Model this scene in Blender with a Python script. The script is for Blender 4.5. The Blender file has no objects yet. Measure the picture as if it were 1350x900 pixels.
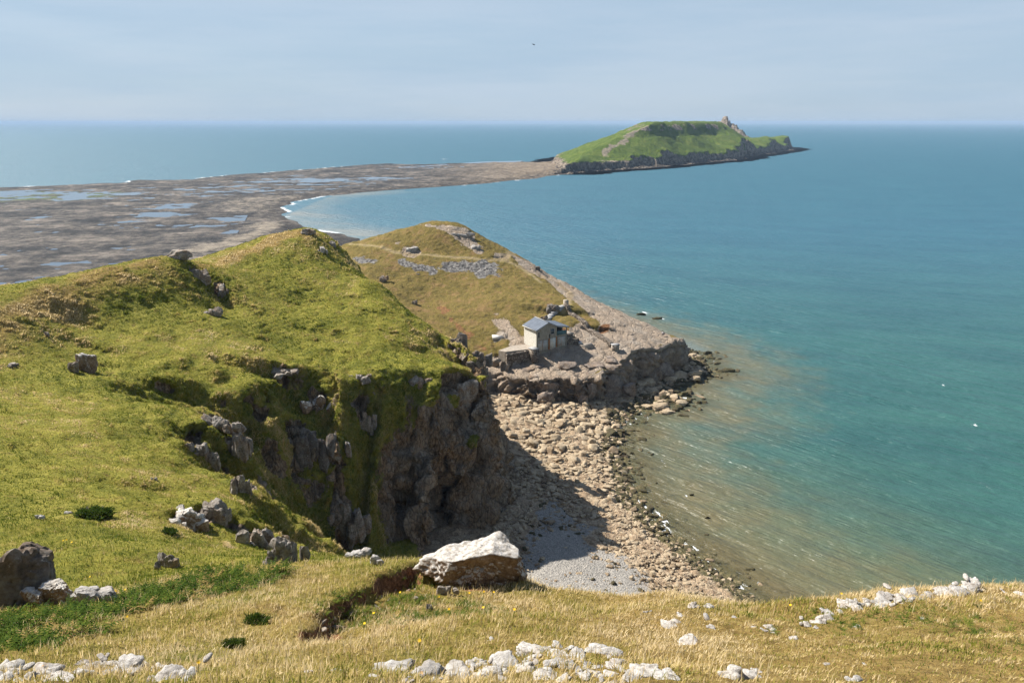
import bpy, bmesh, math, random
import numpy as np
from mathutils import Vector, Matrix, Euler
from math import radians as R

random.seed(7)
sc = bpy.context.scene
COL = sc.collection

# ------------------------------------------------------------------ camera model (a measured viewpoint, 55 m above the sea)
FPX, CX, CY, EYE = 1000.0, 675.0, 450.0, 55.0
TH = math.atan(289.0 / 1000.0)
CT, ST = math.cos(TH), math.sin(TH)


def ray(px, py):
    xc = (px - CX) / FPX
    yc = -(py - CY) / FPX
    return xc, CT + yc * ST, -ST + yc * CT


def at_y(px, py, Y):
    a, b, c = ray(px, py)
    t = Y / b
    return (a * t, Y, EYE + c * t)


def at_z(px, py, z=0.0):
    a, b, c = ray(px, py)
    t = (z - EYE) / c
    return (a * t, b * t, z)


# ------------------------------------------------------------------ noise in numpy
_rng = np.random.default_rng(11)
_PERM = np.concatenate([_rng.permutation(256)] * 3).astype(np.int32)
_G = _rng.normal(size=(256, 3)).astype(np.float32)
_G /= np.linalg.norm(_G, axis=1)[:, None]
_J = _rng.random((256, 3)).astype(np.float32)


def _hash(i, j, k):
    return _PERM[_PERM[_PERM[i & 255] + (j & 255)] + (k & 255)]


def perlin(P, seed=0.0):
    P = np.asarray(P, np.float32) + np.float32(seed * 7.31 + 100.5)
    I = np.floor(P).astype(np.int32)
    f = P - I
    u = f * f * f * (f * (f * 6 - 15) + 10)
    out = 0
    for dx in (0, 1):
        wx = u[:, 0] if dx else 1 - u[:, 0]
        for dy in (0, 1):
            wy = u[:, 1] if dy else 1 - u[:, 1]
            for dz in (0, 1):
                wz = u[:, 2] if dz else 1 - u[:, 2]
                g = _G[_hash(I[:, 0] + dx, I[:, 1] + dy, I[:, 2] + dz)]
                d = g[:, 0] * (f[:, 0] - dx) + g[:, 1] * (f[:, 1] - dy) + g[:, 2] * (f[:, 2] - dz)
                out = out + wx * wy * wz * d
    return out * 1.6


def fbm(P, octv=4, seed=0.0, gain=0.5, lac=2.03):
    P = np.asarray(P, np.float32)
    o, a, s = 0, 1.0, 1.0
    for k in range(octv):
        o = o + a * perlin(P * s, seed + k * 3.7)
        a *= gain
        s *= lac
    return o


def xy3(x, y, sx=1.0, sy=None, z=0.0):
    sy = sx if sy is None else sy
    return np.stack([np.ravel(x) * sx, np.ravel(y) * sy, np.full(np.size(x), z)], 1)


def voronoi(P, seed=0.0):
    """F1, F2 and the random value of the nearest cell."""
    P = np.asarray(P, np.float32) + np.float32(seed * 5.17 + 60.0)
    I = np.floor(P).astype(np.int32)
    f1 = np.full(len(P), 9.0, np.float32)
    f2 = f1.copy()
    val = np.zeros(len(P), np.float32)
    for dx in (-1, 0, 1):
        for dy in (-1, 0, 1):
            for dz in (-1, 0, 1):
                h = _hash(I[:, 0] + dx, I[:, 1] + dy, I[:, 2] + dz)
                q = _J[h]
                d = np.sqrt((I[:, 0] + dx + q[:, 0] - P[:, 0]) ** 2 + (I[:, 1] + dy + q[:, 1] - P[:, 1]) ** 2 + (I[:, 2] + dz + q[:, 2] - P[:, 2]) ** 2)
                m = d < f1
                f2 = np.where(m, f1, np.minimum(f2, d))
                val = np.where(m, h / 255.0, val)
                f1 = np.where(m, d, f1)
    return f1, f2, val


def sstep(a, b, x):
    t = np.clip((x - a) / (b - a), 0, 1)
    return t * t * (3 - 2 * t)


def seg_dist(x, y, pts, closed=False):
    d = np.full(np.shape(x), 1e9)
    n = len(pts)
    for i in range(n if closed else n - 1):
        ax, ay = pts[i][0], pts[i][1]
        bx, by = pts[(i + 1) % n][0], pts[(i + 1) % n][1]
        vx, vy = bx - ax, by - ay
        L = vx * vx + vy * vy + 1e-9
        t = np.clip(((x - ax) * vx + (y - ay) * vy) / L, 0, 1)
        d = np.minimum(d, (x - ax - t * vx) ** 2 + (y - ay - t * vy) ** 2)
    return np.sqrt(d)


def inside(x, y, pts):
    r = np.zeros(np.shape(x), bool)
    n = len(pts)
    for i in range(n):
        ax, ay = pts[i][0], pts[i][1]
        bx, by = pts[(i + 1) % n][0], pts[(i + 1) % n][1]
        if ay == by:
            continue
        c = ((ay > y) != (by > y)) & (x < (bx - ax) * (y - ay) / (by - ay) + ax)
        r ^= c
    return r


def sdist(x, y, pts):
    """distance to a closed polygon, positive inside"""
    return np.where(inside(x, y, pts), 1, -1) * seg_dist(x, y, pts, True)


def blur(A, n):
    for _ in range(n):
        A = np.pad(A, 1, mode='edge')
        A = (A[:-2] + 2 * A[1:-1] + A[2:]) / 4
        A = (A[:, :-2] + 2 * A[:, 1:-1] + A[:, 2:]) / 4
    return A


def rbf(ctrl, x, y, lam=0.02):
    c = np.array(ctrl, float)
    n = len(c)
    D = np.hypot(c[:, None, 0] - c[None, :, 0], c[:, None, 1] - c[None, :, 1])
    A = np.zeros((n + 3, n + 3))
    A[:n, :n] = -D + lam * np.eye(n)
    A[:n, n] = 1
    A[:n, n + 1] = c[:, 0]
    A[:n, n + 2] = c[:, 1]
    A[n:, :n] = A[:n, n:].T
    w = np.linalg.solve(A, np.concatenate([c[:, 2], [0, 0, 0]]))
    o = w[n] + w[n + 1] * x + w[n + 2] * y
    for i in range(n):
        o = o - w[i] * np.hypot(x - c[i, 0], y - c[i, 1])
    return o


# ------------------------------------------------------------------ mesh and object helpers
def make_mesh(name, V, Fc, mat=None, attrs=None, smooth=True, crisp=0):
    V = np.ascontiguousarray(V, np.float32)
    me = bpy.data.meshes.new(name)
    me.vertices.add(len(V))
    me.vertices.foreach_set('co', V.ravel())
    if not isinstance(Fc, (list, tuple)):
        Fc = [Fc]
    Fc = [np.ascontiguousarray(f, np.int32) for f in Fc if len(f)]
    idx = np.concatenate([f.ravel() for f in Fc])
    cnt = np.concatenate([np.full(len(f), f.shape[1], np.int32) for f in Fc])
    st = np.concatenate([[0], np.cumsum(cnt)[:-1]]).astype(np.int32)
    me.loops.add(len(idx))
    me.loops.foreach_set('vertex_index', idx)
    me.polygons.add(len(cnt))
    me.polygons.foreach_set('loop_start', st)
    if smooth:
        me.polygons.foreach_set('use_smooth', np.ones(len(cnt), bool))
    for k, a in (attrs or {}).items():
        at = me.attributes.new(k, 'FLOAT', 'POINT')
        at.data.foreach_set('value', np.ascontiguousarray(a, np.float32).ravel())
    me.update(calc_edges=True)
    if crisp:
        me.set_sharp_from_angle(angle=math.radians(crisp))
    if mat:
        me.materials.append(mat)
    return me


def link(name, me, parent=None, loc=None, kind=None):
    o = bpy.data.objects.new(name, me)
    COL.objects.link(o)
    if parent:
        o.parent = parent
    if loc is not None:
        o.location = loc
    if kind:
        o['kind'] = kind
    return o


def tag(o, label, cat, group=None):
    o['label'] = label
    o['category'] = cat
    if group:
        o['group'] = group
    return o


def grid_faces(nr, nc, mask=None):
    i = np.arange(nr * nc).reshape(nr, nc)
    f = np.stack([i[:-1, :-1], i[:-1, 1:], i[1:, 1:], i[1:, :-1]], -1).reshape(-1, 4)
    if mask is not None:
        f = f[mask.ravel()]
    return f


def compact(V, Fc, attrs=None):
    used = np.zeros(len(V), bool)
    used[Fc.ravel()] = True
    mp = np.cumsum(used) - 1
    return V[used], mp[Fc], {k: a[used] for k, a in (attrs or {}).items()}


def recalc(me):
    bm = bmesh.new()
    bm.from_mesh(me)
    bmesh.ops.recalc_face_normals(bm, faces=bm.faces)
    bm.to_mesh(me)
    bm.free()


def box_vf(x0, x1, y0, y1, z0, z1):
    V = np.array([(x, y, z) for z in (z0, z1) for y in (y0, y1) for x in (x0, x1)], float)
    Fq = np.array([(0, 2, 3, 1), (4, 5, 7, 6), (0, 1, 5, 4), (2, 6, 7, 3), (0, 4, 6, 2), (1, 3, 7, 5)])
    return V, Fq


def join_vf(parts):
    Vs, Fs, n = [], [], 0
    for V, Fq in parts:
        Vs.append(np.asarray(V, float))
        Fs.append(np.asarray(Fq) + n)
        n += len(V)
    return np.concatenate(Vs), np.concatenate(Fs)


_ICO = {}


def ico(sub):
    if sub not in _ICO:
        bm = bmesh.new()
        bmesh.ops.create_icosphere(bm, subdivisions=sub, radius=1)
        V = np.array([v.co[:] for v in bm.verts])
        Fq = np.array([[v.index for v in f.verts] for f in bm.faces])
        bm.free()
        _ICO[sub] = (V / np.linalg.norm(V, axis=1)[:, None], Fq)
    return _ICO[sub]


def rock_vf(seed, sub=3, size=(1, 1, 1), planes=14, rough=0.06, sharp=0.6, nscale=2.4):
    """an angular, fractured stone: a ball cut by random planes, then roughened"""
    rg = np.random.default_rng(seed)
    D, Fq = ico(sub)
    N = rg.normal(size=(planes, 3))
    N = np.concatenate([N, np.eye(3), -np.eye(3)])
    N += rg.normal(size=N.shape) * 0.12
    N /= np.linalg.norm(N, axis=1)[:, None]
    h = rg.uniform(sharp, 1.0, len(N))
    dots = D @ N.T
    r = np.where(dots > 0.05, h / np.maximum(dots, 0.05), 9.0)
    r = np.minimum(np.sort(r, 1)[:, 0], 1.25)
    V = D * r[:, None]
    n1 = fbm(V * nscale, 4, seed % 91)
    f1, f2, cv = voronoi(V * nscale * 1.3, seed % 37)
    V = V * (1 + rough * n1 + rough * 0.8 * (cv - 0.5) - rough * 0.9 * np.exp(-((f2 - f1) / 0.09) ** 2))[:, None]
    return V * np.array(size), Fq


# ------------------------------------------------------------------ node helper
class NT:
    def __init__(self, name):
        self.m = bpy.data.materials.new(name)
        self.m.use_nodes = True
        self.t = self.m.node_tree
        self.t.nodes.clear()
        self.out = self.t.nodes.new('ShaderNodeOutputMaterial')
        self._pos = None

    def new(self, typ, **kw):
        n = self.t.nodes.new(typ)
        for k, v in kw.items():
            setattr(n, k, v)
        return n

    def put(self, sock, v):
        if hasattr(v, 'is_linked') or isinstance(v, bpy.types.NodeSocket):
            self.t.links.new(v, sock)
        elif v is not None:
            if isinstance(v, (tuple, list)) and len(v) == 3 and sock.type == 'RGBA':
                v = (*v, 1)
            sock.default_value = v

    def pos(self, scale=(1, 1, 1), obj=False):
        if obj:
            s = self.new('ShaderNodeTexCoord').outputs['Object']
        else:
            s = self.new('ShaderNodeNewGeometry').outputs['Position']
        if scale != (1, 1, 1):
            mp = self.new('ShaderNodeMapping')
            self.put(mp.inputs['Vector'], s)
            mp.inputs['Scale'].default_value = scale
            s = mp.outputs[0]
        return s

    def rot(self, vec, ang, scale=(1, 1, 1)):
        m1 = self.new('ShaderNodeMapping')
        self.put(m1.inputs['Vector'], vec)
        m1.inputs['Rotation'].default_value = (0, 0, ang)
        m2 = self.new('ShaderNodeMapping')
        self.put(m2.inputs['Vector'], m1.outputs[0])
        m2.inputs['Scale'].default_value = scale
        return m2.outputs[0]

    def noise(self, scale, detail=4, rough=0.55, vec=None, dist=0.0):
        n = self.new('ShaderNodeTexNoise')
        self.put(n.inputs['Vector'], vec if vec is not None else self.pos())
        n.inputs['Scale'].default_value = scale
        n.inputs['Detail'].default_value = detail
        n.inputs['Roughness'].default_value = rough
        n.inputs['Distortion'].default_value = dist
        return n.outputs[0]

    def vor(self, scale, vec=None, feature='F1', out='Distance'):
        n = self.new('ShaderNodeTexVoronoi', feature=feature)
        self.put(n.inputs['Vector'], vec if vec is not None else self.pos())
        n.inputs['Scale'].default_value = scale
        return n.outputs[out]

    def attr(self, name):
        return self.new('ShaderNodeAttribute', attribute_name=name).outputs['Fac']

    def rng(self, v, a, b, c=0.0, d=1.0, smooth=True):
        n = self.new('ShaderNodeMapRange', interpolation_type='SMOOTHSTEP' if smooth else 'LINEAR')
        self.put(n.inputs[0], v)
        for i, q in enumerate((a, b, c, d)):
            n.inputs[i + 1].default_value = q
        return n.outputs[0]

    def math(self, op, a, b=0.0, c=None, clamp=False):
        n = self.new('ShaderNodeMath', operation=op, use_clamp=clamp)
        self.put(n.inputs[0], a)
        self.put(n.inputs[1], b)
        if c is not None:
            self.put(n.inputs[2], c)
        return n.outputs[0]

    def mix(self, f, a, b, blend='MIX'):
        n = self.new('ShaderNodeMix', data_type='RGBA', blend_type=blend)
        self.put(n.inputs[0], f)
        self.put(n.inputs[6], a)
        self.put(n.inputs[7], b)
        return n.outputs[2]

    def ramp(self, f, stops):
        n = self.new('ShaderNodeValToRGB')
        self.put(n.inputs[0], f)
        e = n.color_ramp.elements
        while len(e) < len(stops):
            e.new(0.5)
        for q, (p, c) in zip(e, stops):
            q.position = p
            q.color = (*c, 1)
        return n.outputs[0]

    def bump(self, h, strength=0.5, dist=0.1, nrm=None):
        n = self.new('ShaderNodeBump')
        n.inputs['Strength'].default_value = strength
        n.inputs['Distance'].default_value = dist
        self.put(n.inputs['Height'], h)
        if nrm is not None:
            self.put(n.inputs['Normal'], nrm)
        return n.outputs[0]

    def principled(self, col, rough=0.8, nrm=None, spec=0.3, **kw):
        b = self.new('ShaderNodeBsdfPrincipled')
        self.put(b.inputs['Base Color'], col)
        self.put(b.inputs['Roughness'], rough)
        self.put(b.inputs['Specular IOR Level'], spec)
        for k, v in kw.items():
            self.put(b.inputs[k], v)
        if nrm is not None:
            self.put(b.inputs['Normal'], nrm)
        return b.outputs[0]

    def done(self, sh):
        self.t.links.new(sh, self.out.inputs['Surface'])
        return self.m

# ================================================================== TERRAIN SHAPE
PXC = [  # (pixel x, pixel y, forward distance) of ground that the photograph shows
    (675, 900, 9), (0, 890, 10), (1350, 900, 9), (675, 830, 13), (1000, 840, 13), (1350, 840, 13.5), (0, 845, 13.5), (340, 850, 13), (300, 800, 17),
    (690, 797, 17.5), (800, 793, 17.5), (900, 790, 17.5), (1000, 800, 17), (1100, 787, 17), (1200, 780, 17.5), (1350, 778, 18),
    (560, 745, 20.5), (500, 742, 21.5), (450, 737, 22.5), (395, 748, 23), (330, 748, 22.5), (200, 775, 19.5), (100, 800, 17.5), (0, 815, 16.5),
    (200, 757, 27), (60, 785, 25), (0, 780, 25), (300, 737, 29), (200, 720, 31), (100, 700, 33.5), (0, 690, 35), (-80, 690, 35), (0, 640, 42), (150, 640, 43),
    (250, 660, 44), (200, 690, 37), (335, 705, 44), (388, 741, 41), (0, 560, 55), (120, 560, 57), (200, 560, 60), (300, 640, 51), (250, 590, 58),
    (215, 525, 71), (240, 490, 80), (330, 475, 86), (420, 488, 89), (520, 486, 93), (600, 480, 97), (638, 495, 97.5),
    (0, 480, 72), (115, 485, 77), (0, 440, 77), (0, 395, 82), (100, 430, 87), (60, 379, 88), (150, 350, 98), (230, 330, 105), (265, 346, 112),
    (300, 331, 118), (350, 312, 125), (405, 299, 130), (430, 311, 131), (450, 325, 129),
    (200, 400, 95), (300, 450, 90), (300, 400, 101), (400, 400, 109), (350, 350, 117), (450, 370, 117), (400, 450, 97), (500, 450, 100), (500, 400, 110), (500, 370, 118),
    (560, 430, 108), (560, 460, 101), (600, 455, 104),
    # the second hill
    (590, 292, 201), (565, 293, 201), (606, 294, 200), (520, 306, 199), (455, 320, 196), (640, 316, 198), (665, 328, 197), (700, 345, 195), (750, 372, 190), (800, 400, 183),
    (850, 425, 173), (890, 447, 163), (550, 330, 190), (600, 330, 190), (650, 350, 186), (520, 350, 183), (480, 350, 182), (600, 370, 178), (680, 380, 176), (560, 400, 169),
    (620, 410, 164), (700, 400, 168), (760, 410, 166), (660, 440, 155), (740, 430, 158), (800, 440, 158), (845, 452, 157), (720, 463, 149.5), (690, 455, 151.5), (755, 456, 152.5),
    (700, 480, 146), (760, 480, 146), (700, 497, 143), (780, 499, 142.5), (820, 472, 150), (640, 470, 150), (655, 483, 147), (880, 462, 159),
]
WC = [  # ground that lies out of sight
    (0, 0, 53.2), (-30, 0, 54), (30, 0, 53), (-30, 12, 47), (40, 12, 46), (60, 10, 46), (-50, 30, 43), (-70, 45, 41), (-80, 70, 38.5), (-78, 82, 36),
    (0, 5, 50.2), (12, 5, 50), (-12, 5, 50.5),
    (-80, 108, 21), (-98, 112, 17), (-70, 128, 22), (-62, 150, 16), (-60, 172, 9), (-95, 145, 8), (-125, 110, 12), (-120, 60, 36), (-85, 185, 2), (-50, 165, 16), (-130, 160, 2),
    (-24, 141, 14), (-30, 150, 16), (-40, 160, 19), (-16, 137, 11), (-10, 127, 9), (-44, 150, 22), (-50, 185, 18), (-62, 200, 8),
    (-17, 214, 24), (-17, 242, 4), (9, 209, 10), (26, 197, 4), (41, 178, 3), (-45, 222, 14), (-48, 255, 2), (-30, 210, 22),
]
CTRL = [at_y(*p) for p in PXC] + WC

GX0, GY0, GS = -132.0, 0.0, 0.5
GNX, GNY = 400, 540
gx, gy = np.meshgrid(GX0 + GS * np.arange(GNX), GY0 + GS * np.arange(GNY))

S = blur(rbf(CTRL, gx, gy), 5)


def bil(A, x, y):
    fx = np.clip((np.asarray(x, float) - GX0) / GS, 0, GNX - 1.001)
    fy = np.clip((np.asarray(y, float) - GY0) / GS, 0, GNY - 1.001)
    i, j = fx.astype(int), fy.astype(int)
    u, v = fx - i, fy - j
    return A[j, i] * (1 - u) * (1 - v) + A[j, i + 1] * u * (1 - v) + A[j + 1, i] * (1 - u) * v + A[j + 1, i + 1] * u * v


def P2(px, py, Y):
    return at_y(px, py, Y)[:2]


CREST = [(70, 19), (40, 19), P2(1350, 778, 18.6), P2(1200, 780, 18.1), P2(1100, 787, 17.7), P2(1000, 800, 17.6), P2(900, 790, 18.2), P2(800, 793, 18.3), P2(695, 797, 18.6),
         P2(640, 760, 21), P2(560, 745, 21.7), P2(500, 742, 22.6), P2(450, 737, 23.8), P2(400, 746, 25), (-9.2, 31), (-11.5, 37), P2(388, 741, 43), P2(335, 700, 47), P2(300, 640, 52),
         P2(250, 590, 59), P2(213, 535, 70), P2(225, 500, 77), P2(260, 484, 82), P2(330, 478, 86), P2(420, 491, 89), P2(480, 489, 91), P2(520, 489, 93), P2(600, 485, 96.5), P2(636, 499, 97),
         (-3.6, 101), (-6.5, 106), (-9.5, 112), (-9.5, 121), (-8.0, 131), (-6, 139), P2(650, 483, 147), P2(668, 490, 145), P2(705, 503, 141.5), P2(760, 505, 141), P2(800, 500, 143),
         P2(828, 478, 149), P2(835, 464, 153.5), P2(870, 462, 157.5), P2(892, 452, 162), (40.5, 171), (37, 182), (28, 193), (15, 207), (-8, 238), (-45, 258), (-100, 205), (-131, 165),
         (-131, 1), (70, 1)]
TOE = [(95, 40), (50, 43), (25, 47), (4, 50), (-6, 58), (-12, 66), (-17, 72.5), (-24, 74.2), (-29.5, 75.0), (-26, 77.2), (-22.5, 79.0), (-18.6, 81.5), (-15, 81.0), P2(530, 738, 79.8), P2(590, 730, 81.0), P2(643, 708, 84.8), (-1.4, 93), (-.2, 101), (0, 110), (-1.5, 122), (-2.5, 133),
       P2(655, 515, 142.3), P2(700, 526, 140.3), P2(765, 522, 140), P2(815, 514, 142), P2(838, 487, 151), P2(850, 490, 153), P2(880, 487, 157), P2(902, 478, 162.5), (43, 172), (40, 185), (32, 197), (19, 213), (-5, 247), (-47, 268), (-108, 215), (-136, 175), (-140, 170), (-140, -5), (95, -5)]

# water's edge along the cove; d_w is positive on the beach
WL = [(60, 50), (42, 62), at_z(1000, 797)[:2], at_z(965, 770)[:2], at_z(930, 745)[:2], at_z(880, 707)[:2], at_z(838, 660)[:2], at_z(822, 620)[:2], at_z(815, 590)[:2], at_z(818, 560)[:2],
      at_z(838, 541)[:2], at_z(868, 531)[:2], at_z(905, 530)[:2], at_z(880, 515)[:2], at_z(905, 503)[:2], at_z(938, 489)[:2], at_z(920, 480)[:2], (46, 176), (42, 188), (33, 200), (20, 216), (-5, 250), (-60, 280)]
WATER = WL + [(-60000, 280), (-60000, 60000), (60000, 60000), (60000, 20), (60, 20)]


def dw_at(x, y):
    w = 1.6 * perlin(xy3(x, y, 0.16), 3).reshape(np.shape(x)) + 0.7 * perlin(xy3(x, y, 0.45), 4).reshape(np.shape(x))
    return -sdist(x, y, WATER) + w * 0.55 * sstep(78, 98, y)


def beach_z(x, y, d):
    b = np.where(d > 0, 4.3 * (1 - np.exp(-d / 22.0)), np.maximum(0.05 * d, -5.0))
    return b


DW = dw_at(gx, gy)
B = beach_z(gx, gy, DW)

# ragged cliff line: bend the plan before measuring crest and toe
nx = fbm(xy3(gx, gy, 1 / 9.0), 4, 1).reshape(gx.shape)
ny = fbm(xy3(gx, gy, 1 / 9.0), 4, 9).reshape(gx.shape)
_w = sstep(24, 36, gy) * sstep(155, 142, gy + 0 * gx) * 2.3 + 0.55 * sstep(140, 150, gy)
_w = np.maximum(_w, 0.4)
wx, wy = gx + nx * _w, gy + ny * _w
_q = gx * .95 - .18 * gy
r1 = 1 - np.abs(perlin(np.stack([np.ravel(_q) / 6.2, np.ravel(gy) / 40, 0 * np.ravel(gy)], 1), 15)).reshape(gx.shape) * 2.2
r2 = 1 - np.abs(perlin(np.stack([np.ravel(_q) / 2.6, np.ravel(gy) / 14, 0 * np.ravel(gy)], 1), 16)).reshape(gx.shape) * 2.0
_rw = sstep(71, 76, gy) * sstep(100, 94, gy) * sstep(-36, -30, gx) * sstep(1, -3, gx)
_gul = sstep(-12, -16, gx)
wy = wy + _rw * ((r1 - .45) * (1.6 + 2.6 * _gul) + (r2 - .4) * (1.7 - .5 * _gul))
_nw = sstep(40, 46, gy) * sstep(74, 68, gy) * sstep(-36, -30, gx)
r3 = 1 - np.abs(perlin(np.stack([(np.ravel(gy) + .3 * np.ravel(gx)) / 5.0, np.ravel(gx) / 30, 0 * np.ravel(gy)], 1), 17)).reshape(gx.shape) * 2.2
wx = wx + _nw * (r3 - .45) * 3.0
dc = sdist(wx, wy, CREST)
dt = -sdist(wx, wy, TOE)
t = np.clip(-dc / np.maximum(-dc + np.maximum(-dt, 0), 1e-3), 0, 1)
t = np.where(dc >= 0, 0, np.where(dt >= 0, 1, t))
rockface = sstep(136, 142, gy)
prof_cliff = 0.20 * sstep(0, 0.42, t) + 0.80 * sstep(0.30, 0.92, t) ** 0.9
prof_ledge = sstep(0.0, 0.75, t)
prof_gully = .55 * t + .45 * sstep(.1, .95, t)
gw2 = sstep(-12, -18, gx) * sstep(100, 95, gy)
prof_cliff = prof_cliff + (prof_gully - prof_cliff) * gw2
prof = prof_cliff * (1 - rockface) + prof_ledge * rockface
floorz = np.interp(gx, [-31, -26.7, -24.4, -22.4, -18.6, -13, -8], [24.5, 18.8, 13.5, 8.5, 5.2, 3.4, 2]) + .12 * np.abs(gy - 77)
gullyw = sstep(62, 68, gy) * sstep(98, 92, gy) * sstep(-9, -13, gx)
low = np.minimum(B - 0.8, S)
low = low + (np.minimum(floorz, S) - low) * gullyw
F = S + (low - S) * prof
gullyness = np.exp(-(np.minimum(np.abs(dc), 40) / 9.0) ** 2) * sstep(30, 40, gy) * sstep(128, 110, gy)

# hummocks, sheep terraces, hollows
hum = fbm(xy3(gx, gy, 1 / 7.0), 4, 21).reshape(gx.shape) * 0.26 + fbm(xy3(gx, gy, 1 / 22.0), 3, 25).reshape(gx.shape) * 0.6
far = sstep(24, 40, gy)
F = F + hum * far * sstep(0, 6, dc) * (0.75 + 0.25 * sstep(90, 120, gy)) * (1 - 0.8 * rockface * sstep(175, 160, gy))
F = F + gullyness * 1.1 * (.35 - np.abs(fbm(xy3(gx, gy, 1 / 4.2), 3, 31))).reshape(gx.shape) * sstep(12, 3, np.abs(dc))


_bu = (gx * .94 + gy * .35 + .8 * nx) / 3.1
_saw = _bu - np.floor(_bu)
_saw = (_saw - .5) * sstep(1.0, .9, _saw) * np.interp(perlin(np.stack([np.floor(_bu).ravel() * 1.7, 0 * gx.ravel(), 0 * gx.ravel()], 1), 19), [-.6, .6], [.35, 1.3]).reshape(gx.shape)
F = F + .75 * _saw * sstep(137, 141, gy) * sstep(163, 156, gy) * sstep(-8, -3, gx) * sstep(-2, 1, dc + 1)


def scoop(px, py, Y, depth, r, ang, asp=1.8):
    """a bank where the turf has slipped: sharp on its upper side, easing out below"""
    global F
    x0, y0, _ = at_y(px, py, Y)
    u = (gx - x0) * math.cos(ang) + (gy - y0) * math.sin(ang)
    v = -(gx - x0) * math.sin(ang) + (gy - y0) * math.cos(ang)
    u = u + 0.5 * nx
    v = v + 0.6 * ny
    q = np.exp(-(u / (r * asp)) ** 4) * sstep(r * 0.25, -r * 0.05, v) * np.exp(-np.maximum(-v, 0) / (r * 1.2))
    F = F - depth * q


for a in [(265, 505, 77, 2.2, 3.5, 0.05), (205, 515, 75, 1.2, 2.0, 0.25), (225, 600, 60, 1.1, 1.7, -.3), (250, 575, 63, 1.0, 1.4, .2), (175, 628, 46, 0.8, 1.5, .2), (150, 470, 79, .5, 1.6, .1),
          (350, 480, 86, 1.3, 3.0, 0.0), (370, 492, 86.5, 1.0, 1.8, -.1), (595, 445, 105, 2.4, 2.2, -.9), (610, 462, 102, 2.0, 2.0, -.9), (548, 455, 102, .8, 1.2, 0),
          (285, 380, 104, 1.5, 3.0, -.8), (300, 395, 103, 1.0, 2.0, -.6), (290, 412, 99, .8, 1.6, -.3), (120, 455, 82, .7, 2.2, 0),
          (60, 600, 50, .3, 1.3, .1), (30, 560, 55, .3, 1.2, .1), (90, 520, 64, .3, 1.4, 0), (740, 405, 166, 1.3, 5, .1), (790, 425, 160.5, 1.1, 3, 0),
          (500, 410, 108, .4, 2, 0), (420, 430, 101, .4, 2.4, 0), (460, 350, 122, .4, 3, -.3)]:
    scoop(*a)

# the sheer face: deep clefts and ribs, and the cave at its foot
face = sstep(0.25, 0.5, t) * sstep(1.0, 0.93, t) * sstep(76, 84, gy) * sstep(135, 120, gy)
F = F - face * 0.0


def hit(px, py, A=None, y0=5.0):
    """where the line of sight of a measured spot meets the ground"""
    A = F if A is None else A
    a, b, c = ray(px, py)
    ts = np.arange(y0, 330, 0.1)
    x, y, z = a * ts, b * ts, EYE + c * ts
    g = bil(A, x, y)
    k = np.argmax(z < g) if (z < g).any() else np.argmin((z - g)[y < 225])
    return float(x[k]), float(y[k]), float(g[k])


def zone(pxs, A=None):
    """plan outline of a patch, measured on the second hill unless it lies nearer"""
    hill = all(px > 450 and py < 470 and not (px < 530 and py > 380) for px, py in pxs)
    return [hit(px, py, A, 136.0 if hill else 5.0)[:2] for px, py in pxs]


def gz(x, y):
    return float(bil(F, np.array([x]), np.array([y]))[0])


# ------------------------------------------------------------------ what covers the ground (all in plan, by place)
def zmask(pts, soft=1.5, wob=1.2, seed=5):
    w = fbm(xy3(gx, gy, 1 / 4.0), 3, seed).reshape(gx.shape) * wob
    return sstep(-soft, soft, sdist(gx, gy, pts) + w)


def lmask(pxs, width, wob=0.3, seed=6):
    w = fbm(xy3(gx, gy, 1 / 2.5), 3, seed).reshape(gx.shape) * wob
    return sstep(width * 1.6, width * .5, seg_dist(gx, gy, zone(pxs)) + w)


SLAB = zone([(672, 334), (700, 344), (745, 369), (800, 399), (850, 424), (888, 446), (840, 472), (800, 466), (765, 452), (748, 436), (762, 424), (788, 438), (794, 428), (776, 412), (755, 397), (720, 369), (684, 350)])
SHELF = zone([(640, 478), (655, 470), (690, 462), (755, 452), (840, 465), (828, 490), (760, 507), (700, 505), (655, 490)])
BARE = zone([(638, 418), (655, 412), (672, 422), (690, 440), (697, 458), (670, 458), (650, 440)])
M_rock = np.maximum.reduce([
    zmask(SLAB, 0.8, 1.0), zmask(SHELF, 0.6, .5), zmask(BARE, 1.6, 2.4, 7) * 0.75,
    zmask(zone([(520, 322), (560, 326), (562, 337), (530, 334)]), .5, 2.2, 8),
    zmask(zone([(556, 296), (600, 298), (628, 313), (632, 322), (612, 318), (590, 306), (556, 302)]), .5, 2.0, 12),
    zmask(zone([(612, 318), (630, 322), (628, 334), (614, 332)]), .5, 2.0, 13), zmask(zone([(655, 334), (674, 336), (668, 343), (650, 340)]), .4, 1.0, 14)])
# rock showing through along the gully
PATCH = [(416, 535, 1.8), (287, 560, 1.8), (312, 585, 1.8), (266, 596, 1.6), (316, 640, 1.7), (240, 685, 1.7), (282, 682, 1.9), (335, 712, 1.8), (372, 730, 2.0), (398, 585, 2.6), (437, 590, 1.6), (452, 670, 2.2), (482, 550, 1.4), (345, 540, 1.6), (360, 600, 1.8), (300, 690, 1.4),
         (372, 494, 1.6), (350, 640, 1.7), (232, 338, 1.6), (262, 362, 1.6), (290, 388, 1.6), (284, 414, 1.2), (404, 304, 1.4), (424, 330, .9), (608, 470, 2.0), (628, 485, 2.2), (600, 450, 1.4), (116, 482, 1.0)]
M_patch = np.zeros(gx.shape)
for _px, _py, _r in PATCH:
    _x, _y, _ = hit(_px, _py)
    M_patch = np.maximum(M_patch, np.exp(-(np.hypot(gx - _x, (gy - _y) * .8) / (.70 * _r)) ** 2))
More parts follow.
